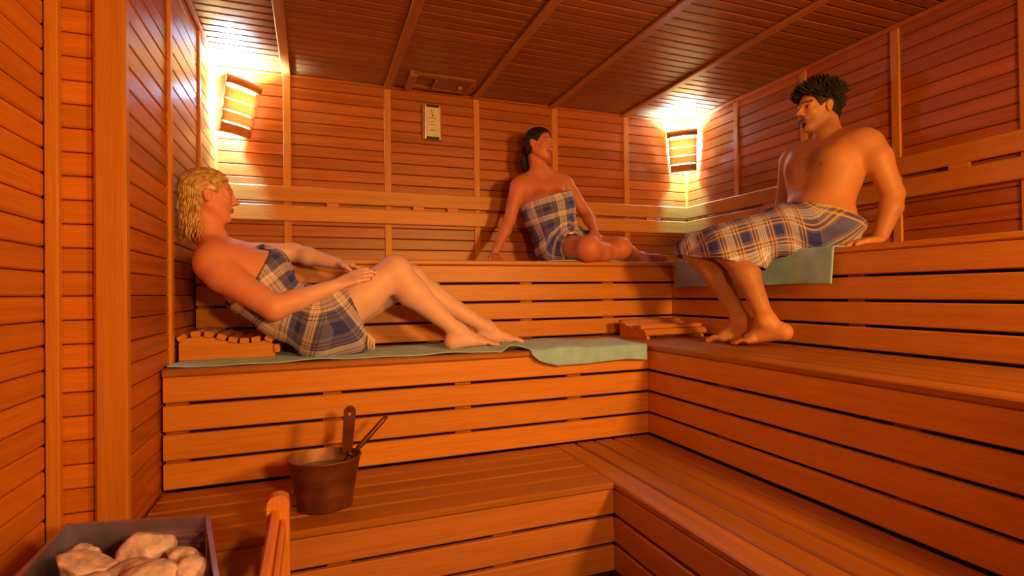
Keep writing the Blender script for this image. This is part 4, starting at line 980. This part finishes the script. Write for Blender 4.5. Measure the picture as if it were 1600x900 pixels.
    G.ell((1.918, -.395, 1.735), np.eye(3), [.068 + e] * 3, .10); G.ell((2.045, -.380, 1.75), np.eye(3), [.068 + e] * 3, .10); G.cone((1.96, -.40, 1.70), (2.02, -.42, 1.50), .07, .08, .10)
    G.cone((2.06, -.31, 1.458), (2.085, -.60, 1.430), .098 + e, .080 + e, .07); G.cone((2.17, -.29, 1.462), (2.34, -.56, 1.445), .096 + e, .078 + e, .07)
    folds = lambda x, y, z: .004 * np.sin(x * 75 + 2 * np.sin(z * 17) + z * 22) * np.clip((1.78 - z) * 5, .15, 1) + .0025 * np.sin(z * 60 - x * 30 + y * 40)
    uvf = lambda V: garment_uv(V, [(1.965, -.30, 1.84), (2.05, -.30, 1.56), (2.11, -.31, 1.47), (2.20, -.55, 1.44)], (-.35, -.92, 0), .125)
    a = unit((2.109 - 1.805, 0, 1.834 - 1.732)); n1 = np.array((a[2], 0, -a[0])); c1 = float(n1 @ np.array((1.95, -.4, 1.778))); n2 = unit((-.28, 1, .05)); c2 = float(n2 @ np.array((2.13, -.50, 1.50)))
    finish_cloth('plaid_wrap', G, org, o, M['plaid_dark'], uvf, .009, [(n1, c1), (n2, c2)], folds, 'navy and cream plaid wrap')
    return o
woman_sitting()

# ---- man on the right side of the upper bench
def man_sitting():
    org = (2.86, -1.58, Z3); F = Field((2.36, -1.98, Z2 - .01), (3.22, -1.05, 2.26), .004)
    H = Head((2.992, -1.497, 2.100), (-.965, .24, -.06), (-.05, 0, 1), .236); neck = (3.005, -1.555, 1.915)
    F.cone((2.865, -1.655, 1.480), (2.865, -1.525, 1.480), .113, .113, .06); F.cone((2.895, -1.638, 1.60), (2.895, -1.528, 1.60), .096, .096, .08); F.cone((2.940, -1.650, 1.715), (2.940, -1.490, 1.720), .108, .108, .08); F.cone((2.960, -1.672, 1.800), (2.960, -1.455, 1.808), .100, .100, .06)
    F.cone((2.990, -1.735, 1.858), (2.990, -1.365, 1.872), .062, .062, .05)
    for p in ((2.995, -1.725, 1.872), (2.995, -1.375, 1.885)): F.cone((3.02, -1.548, 1.950), p, .036, .044, .05)
    F.ell((2.875, -1.640, 1.785), np.eye(3), [.042, .078, .055], .04); F.ell((2.875, -1.490, 1.790), np.eye(3), [.042, .078, .055], .04); F.ell((2.81, -1.59, 1.56), np.eye(3), [.05, .10, .07], .06)
    build_head(F, H, male=True, smile=1); F.cone(H.w(-.17, 0, -.15), neck, .056, .062, .022)
    # legs
    F.cone((2.86, -1.66, 1.478), (2.475, -1.405, 1.385), .102, .068, .05); F.ell((2.465, -1.40, 1.38), np.eye(3), [.060] * 3, .04); F.cone((2.470, -1.41, 1.365), (2.500, -1.50, 1.250), .058, .062, .04); F.cone((2.500, -1.50, 1.250), (2.512, -1.600, 1.045), .060, .037, .03)
    foot(F, (2.515, -1.605, 1.015), (2.560, -1.662, .972), (2.480, -1.525, .932), (2.455, -1.470, .922), (.92, .38, .05), 1.12)
    F.cone((2.86, -1.51, 1.478), (2.465, -1.20, 1.38), .102, .068, .05); F.ell((2.455, -1.195, 1.375), np.eye(3), [.060] * 3, .04); F.cone((2.460, -1.21, 1.36), (2.500, -1.305, 1.24), .058, .062, .04); F.cone((2.500, -1.305, 1.24), (2.530, -1.425, 1.03), .060, .037, .03)
    foot(F, (2.535, -1.43, 1.005), (2.575, -1.485, .960), (2.490, -1.365, .934), (2.465, -1.315, .924), (-.92, -.38, 0), 1.12)
    F.cone((3.000, -1.760, 1.838), (3.01, -1.792, 1.77), .068, .064, .04); F.cone((3.01, -1.795, 1.77), (3.045, -1.838, 1.600), .060, .046, .02); F.cone((3.045, -1.838, 1.600), (3.025, -1.842, 1.535), .046, .047, .015); F.cone((3.025, -1.842, 1.535), (2.955, -1.842, 1.405), .047, .031, .015)
    hand(F, (2.948, -1.842, 1.388), (-.92, .30, -.16), (-.05, 0, 1), 1, .185, (.04, .06, .10), .14, r=1.1)
    F.cone((2.990, -1.345, 1.850), (3.055, -1.225, 1.645), .068, .048, .04); F.cone((3.055, -1.225, 1.645), (3.02, -1.20, 1.40), .048, .031, .02); hand(F, (3.015, -1.20, 1.390), (-.92, .25, -.15), (0, 0, 1), -1, .185, (.04, .06, .1), .14, r=1.1)
    skin = np.array([.66, .265, .110])
    def paint(V):
        c = np.tile(skin, (len(V), 1)); P = H.loc(V); near = np.linalg.norm(P, axis=1) < .85; cc = c[near]; paint_head(P[near], H, cc, skin, (.42, .12, .08), (.012, .006, .005), .024, (.35, (.10, .055, .035))); c[near] = cc
        gz = (np.abs(P[:, 1]) < .05) & (np.abs(P[:, 2] + .36) < .05) & (P[:, 0] > .25); c[gz] = (.02, .01, .008)       # chin tuft
        rg = np.random.default_rng(1); ns = rg.uniform(.3, 1, len(V))
        ch = np.exp(-((V[:, 1] + 1.565) / .090) ** 2 - ((V[:, 2] - 1.790) / .070) ** 2) * (V[:, 0] < 2.93) * .85 + np.exp(-((V[:, 1] + 1.585) / .022) ** 2) * ((V[:, 2] < 1.72) & (V[:, 2] > 1.5) & (V[:, 0] < 2.86)) * .35
        leg = np.clip((V[:, 2] - 1.04) * 8, 0, 1) * ((V[:, 2] < 1.34) & (V[:, 0] < 2.62)) * .45; arm = np.clip((1.62 - V[:, 2]) * 10, 0, 1) * ((V[:, 2] > 1.39) & (V[:, 0] > 2.9) & ((V[:, 1] < -1.76) | (V[:, 1] > -1.26))) * .22
        w = (np.clip(ch + leg + arm, 0, .8) * ns)[:, None]; c = c * (1 - w) + w * np.array([.06, .028, .018])
        for y in (-1.648, -1.482):
            d2 = (V[:, 1] - y) ** 2 + (V[:, 2] - 1.765) ** 2; w = (np.exp(-d2 / .013 ** 2) * (V[:, 0] < 2.90) * .8)[:, None]; c = c * (1 - w) + w * np.array([.30, .07, .045])
        d2 = (V[:, 1] + 1.592) ** 2 + (V[:, 2] - 1.575) ** 2; w = (np.exp(-d2 / .009 ** 2) * (V[:, 0] < 2.85) * .7)[:, None]; c = c * (1 - w) + w * np.array([.15, .05, .03])
        return c
    o = finish_body('person', 'man with spiky black hair in plaid wrap, sitting on the upper bench', F, org, M['skin3'], paint); eyes(H, o, org, (-.1, -.1))
    FH = Field(H.c - .21, H.c + .21, .005); hair_cap(FH, H, .030, -.36, .46); st = []; rg = np.random.default_rng(9)
    for i in range(1700):
        b = rg.uniform(-1.42, 1.42); th = rg.uniform(.50 - .2 * abs(b), 3.55); p = scalp_path(H, b, th, th + .01, 2, .025)[0]; nrm = p - np.array([-.075, 0, .13]); nrm /= np.linalg.norm(nrm)
        if nrm[2] < -.35 and abs(nrm[1]) > .6: continue
        d = nrm + np.array([.10 + .8 * max(0, 1.2 - th), 0, .35]) + rg.normal(0, .20, 3); d /= np.linalg.norm(d); L = rg.uniform(.12, .24) * (1.1 if nrm[2] > .2 else .6); s = np.linspace(0, 1, 4)[:, None]
        P = p - nrm * .02 + d * L * s; st.append((towrld(H, P), np.array([.0085, .0065, .004, .0008])))
    finish_hair(FH, H, org, o, M['blackhair'], st, 'short spiky black hair')
    G = Field((2.30, -1.88, 1.20), (3.06, -1.06, 1.66), .0045); e = .018
    G.cone((2.865, -1.665, 1.480), (2.865, -1.515, 1.480), .115 + e, .115 + e, .06); G.cone((2.895, -1.665, 1.60), (2.895, -1.515, 1.60), .104 + e, .104 + e, .08); G.ell((2.81, -1.59, 1.56), np.eye(3), [.05 + e, .10 + e, .07 + e], .06)
    G.cone((2.86, -1.66, 1.480), (2.475, -1.405, 1.388), .104 + e, .074 + e, .08); G.cone((2.86, -1.51, 1.480), (2.465, -1.20, 1.384), .104 + e, .074 + e, .08); G.cone((2.80, -1.58, 1.49), (2.47, -1.30, 1.375), .085, .070, .10)
    G.cone((2.47, -1.41, 1.36), (2.545, -1.485, 1.285), .086, .080, .06); G.cone((2.445, -1.19, 1.36), (2.455, -1.20, 1.30), .086, .076, .06)
    folds = lambda x, y, z: .004 * np.sin((x * .8 - y * .6) * 20 + z * 65 + 2 * np.sin(x * 21)) + .0035 * np.sin((x * .6 + y * .8) * 60 + z * 25) * np.clip((2.75 - x) * 4, .2, 1)
    uvf = lambda V: garment_uv(V, [(2.89, -1.59, 1.62), (2.84, -1.58, 1.49), (2.46, -1.30, 1.38)], (-.2, -.5, .85), .135)
    n1 = np.array((-.43, .10, -1.0)); c1 = float(n1 @ np.array((2.80, -1.59, 1.548))); n2 = unit((.25, -.10, 1)); c2 = float(n2 @ np.array((2.60, -1.50, 1.262)))
    finish_cloth('plaid_wrap', G, org, o, M['plaid_yellow'], uvf, .009, [(n1, c1), (n2, c2)], folds, 'blue-grey plaid wrap with yellow stripes')
    return o
man_sitting()
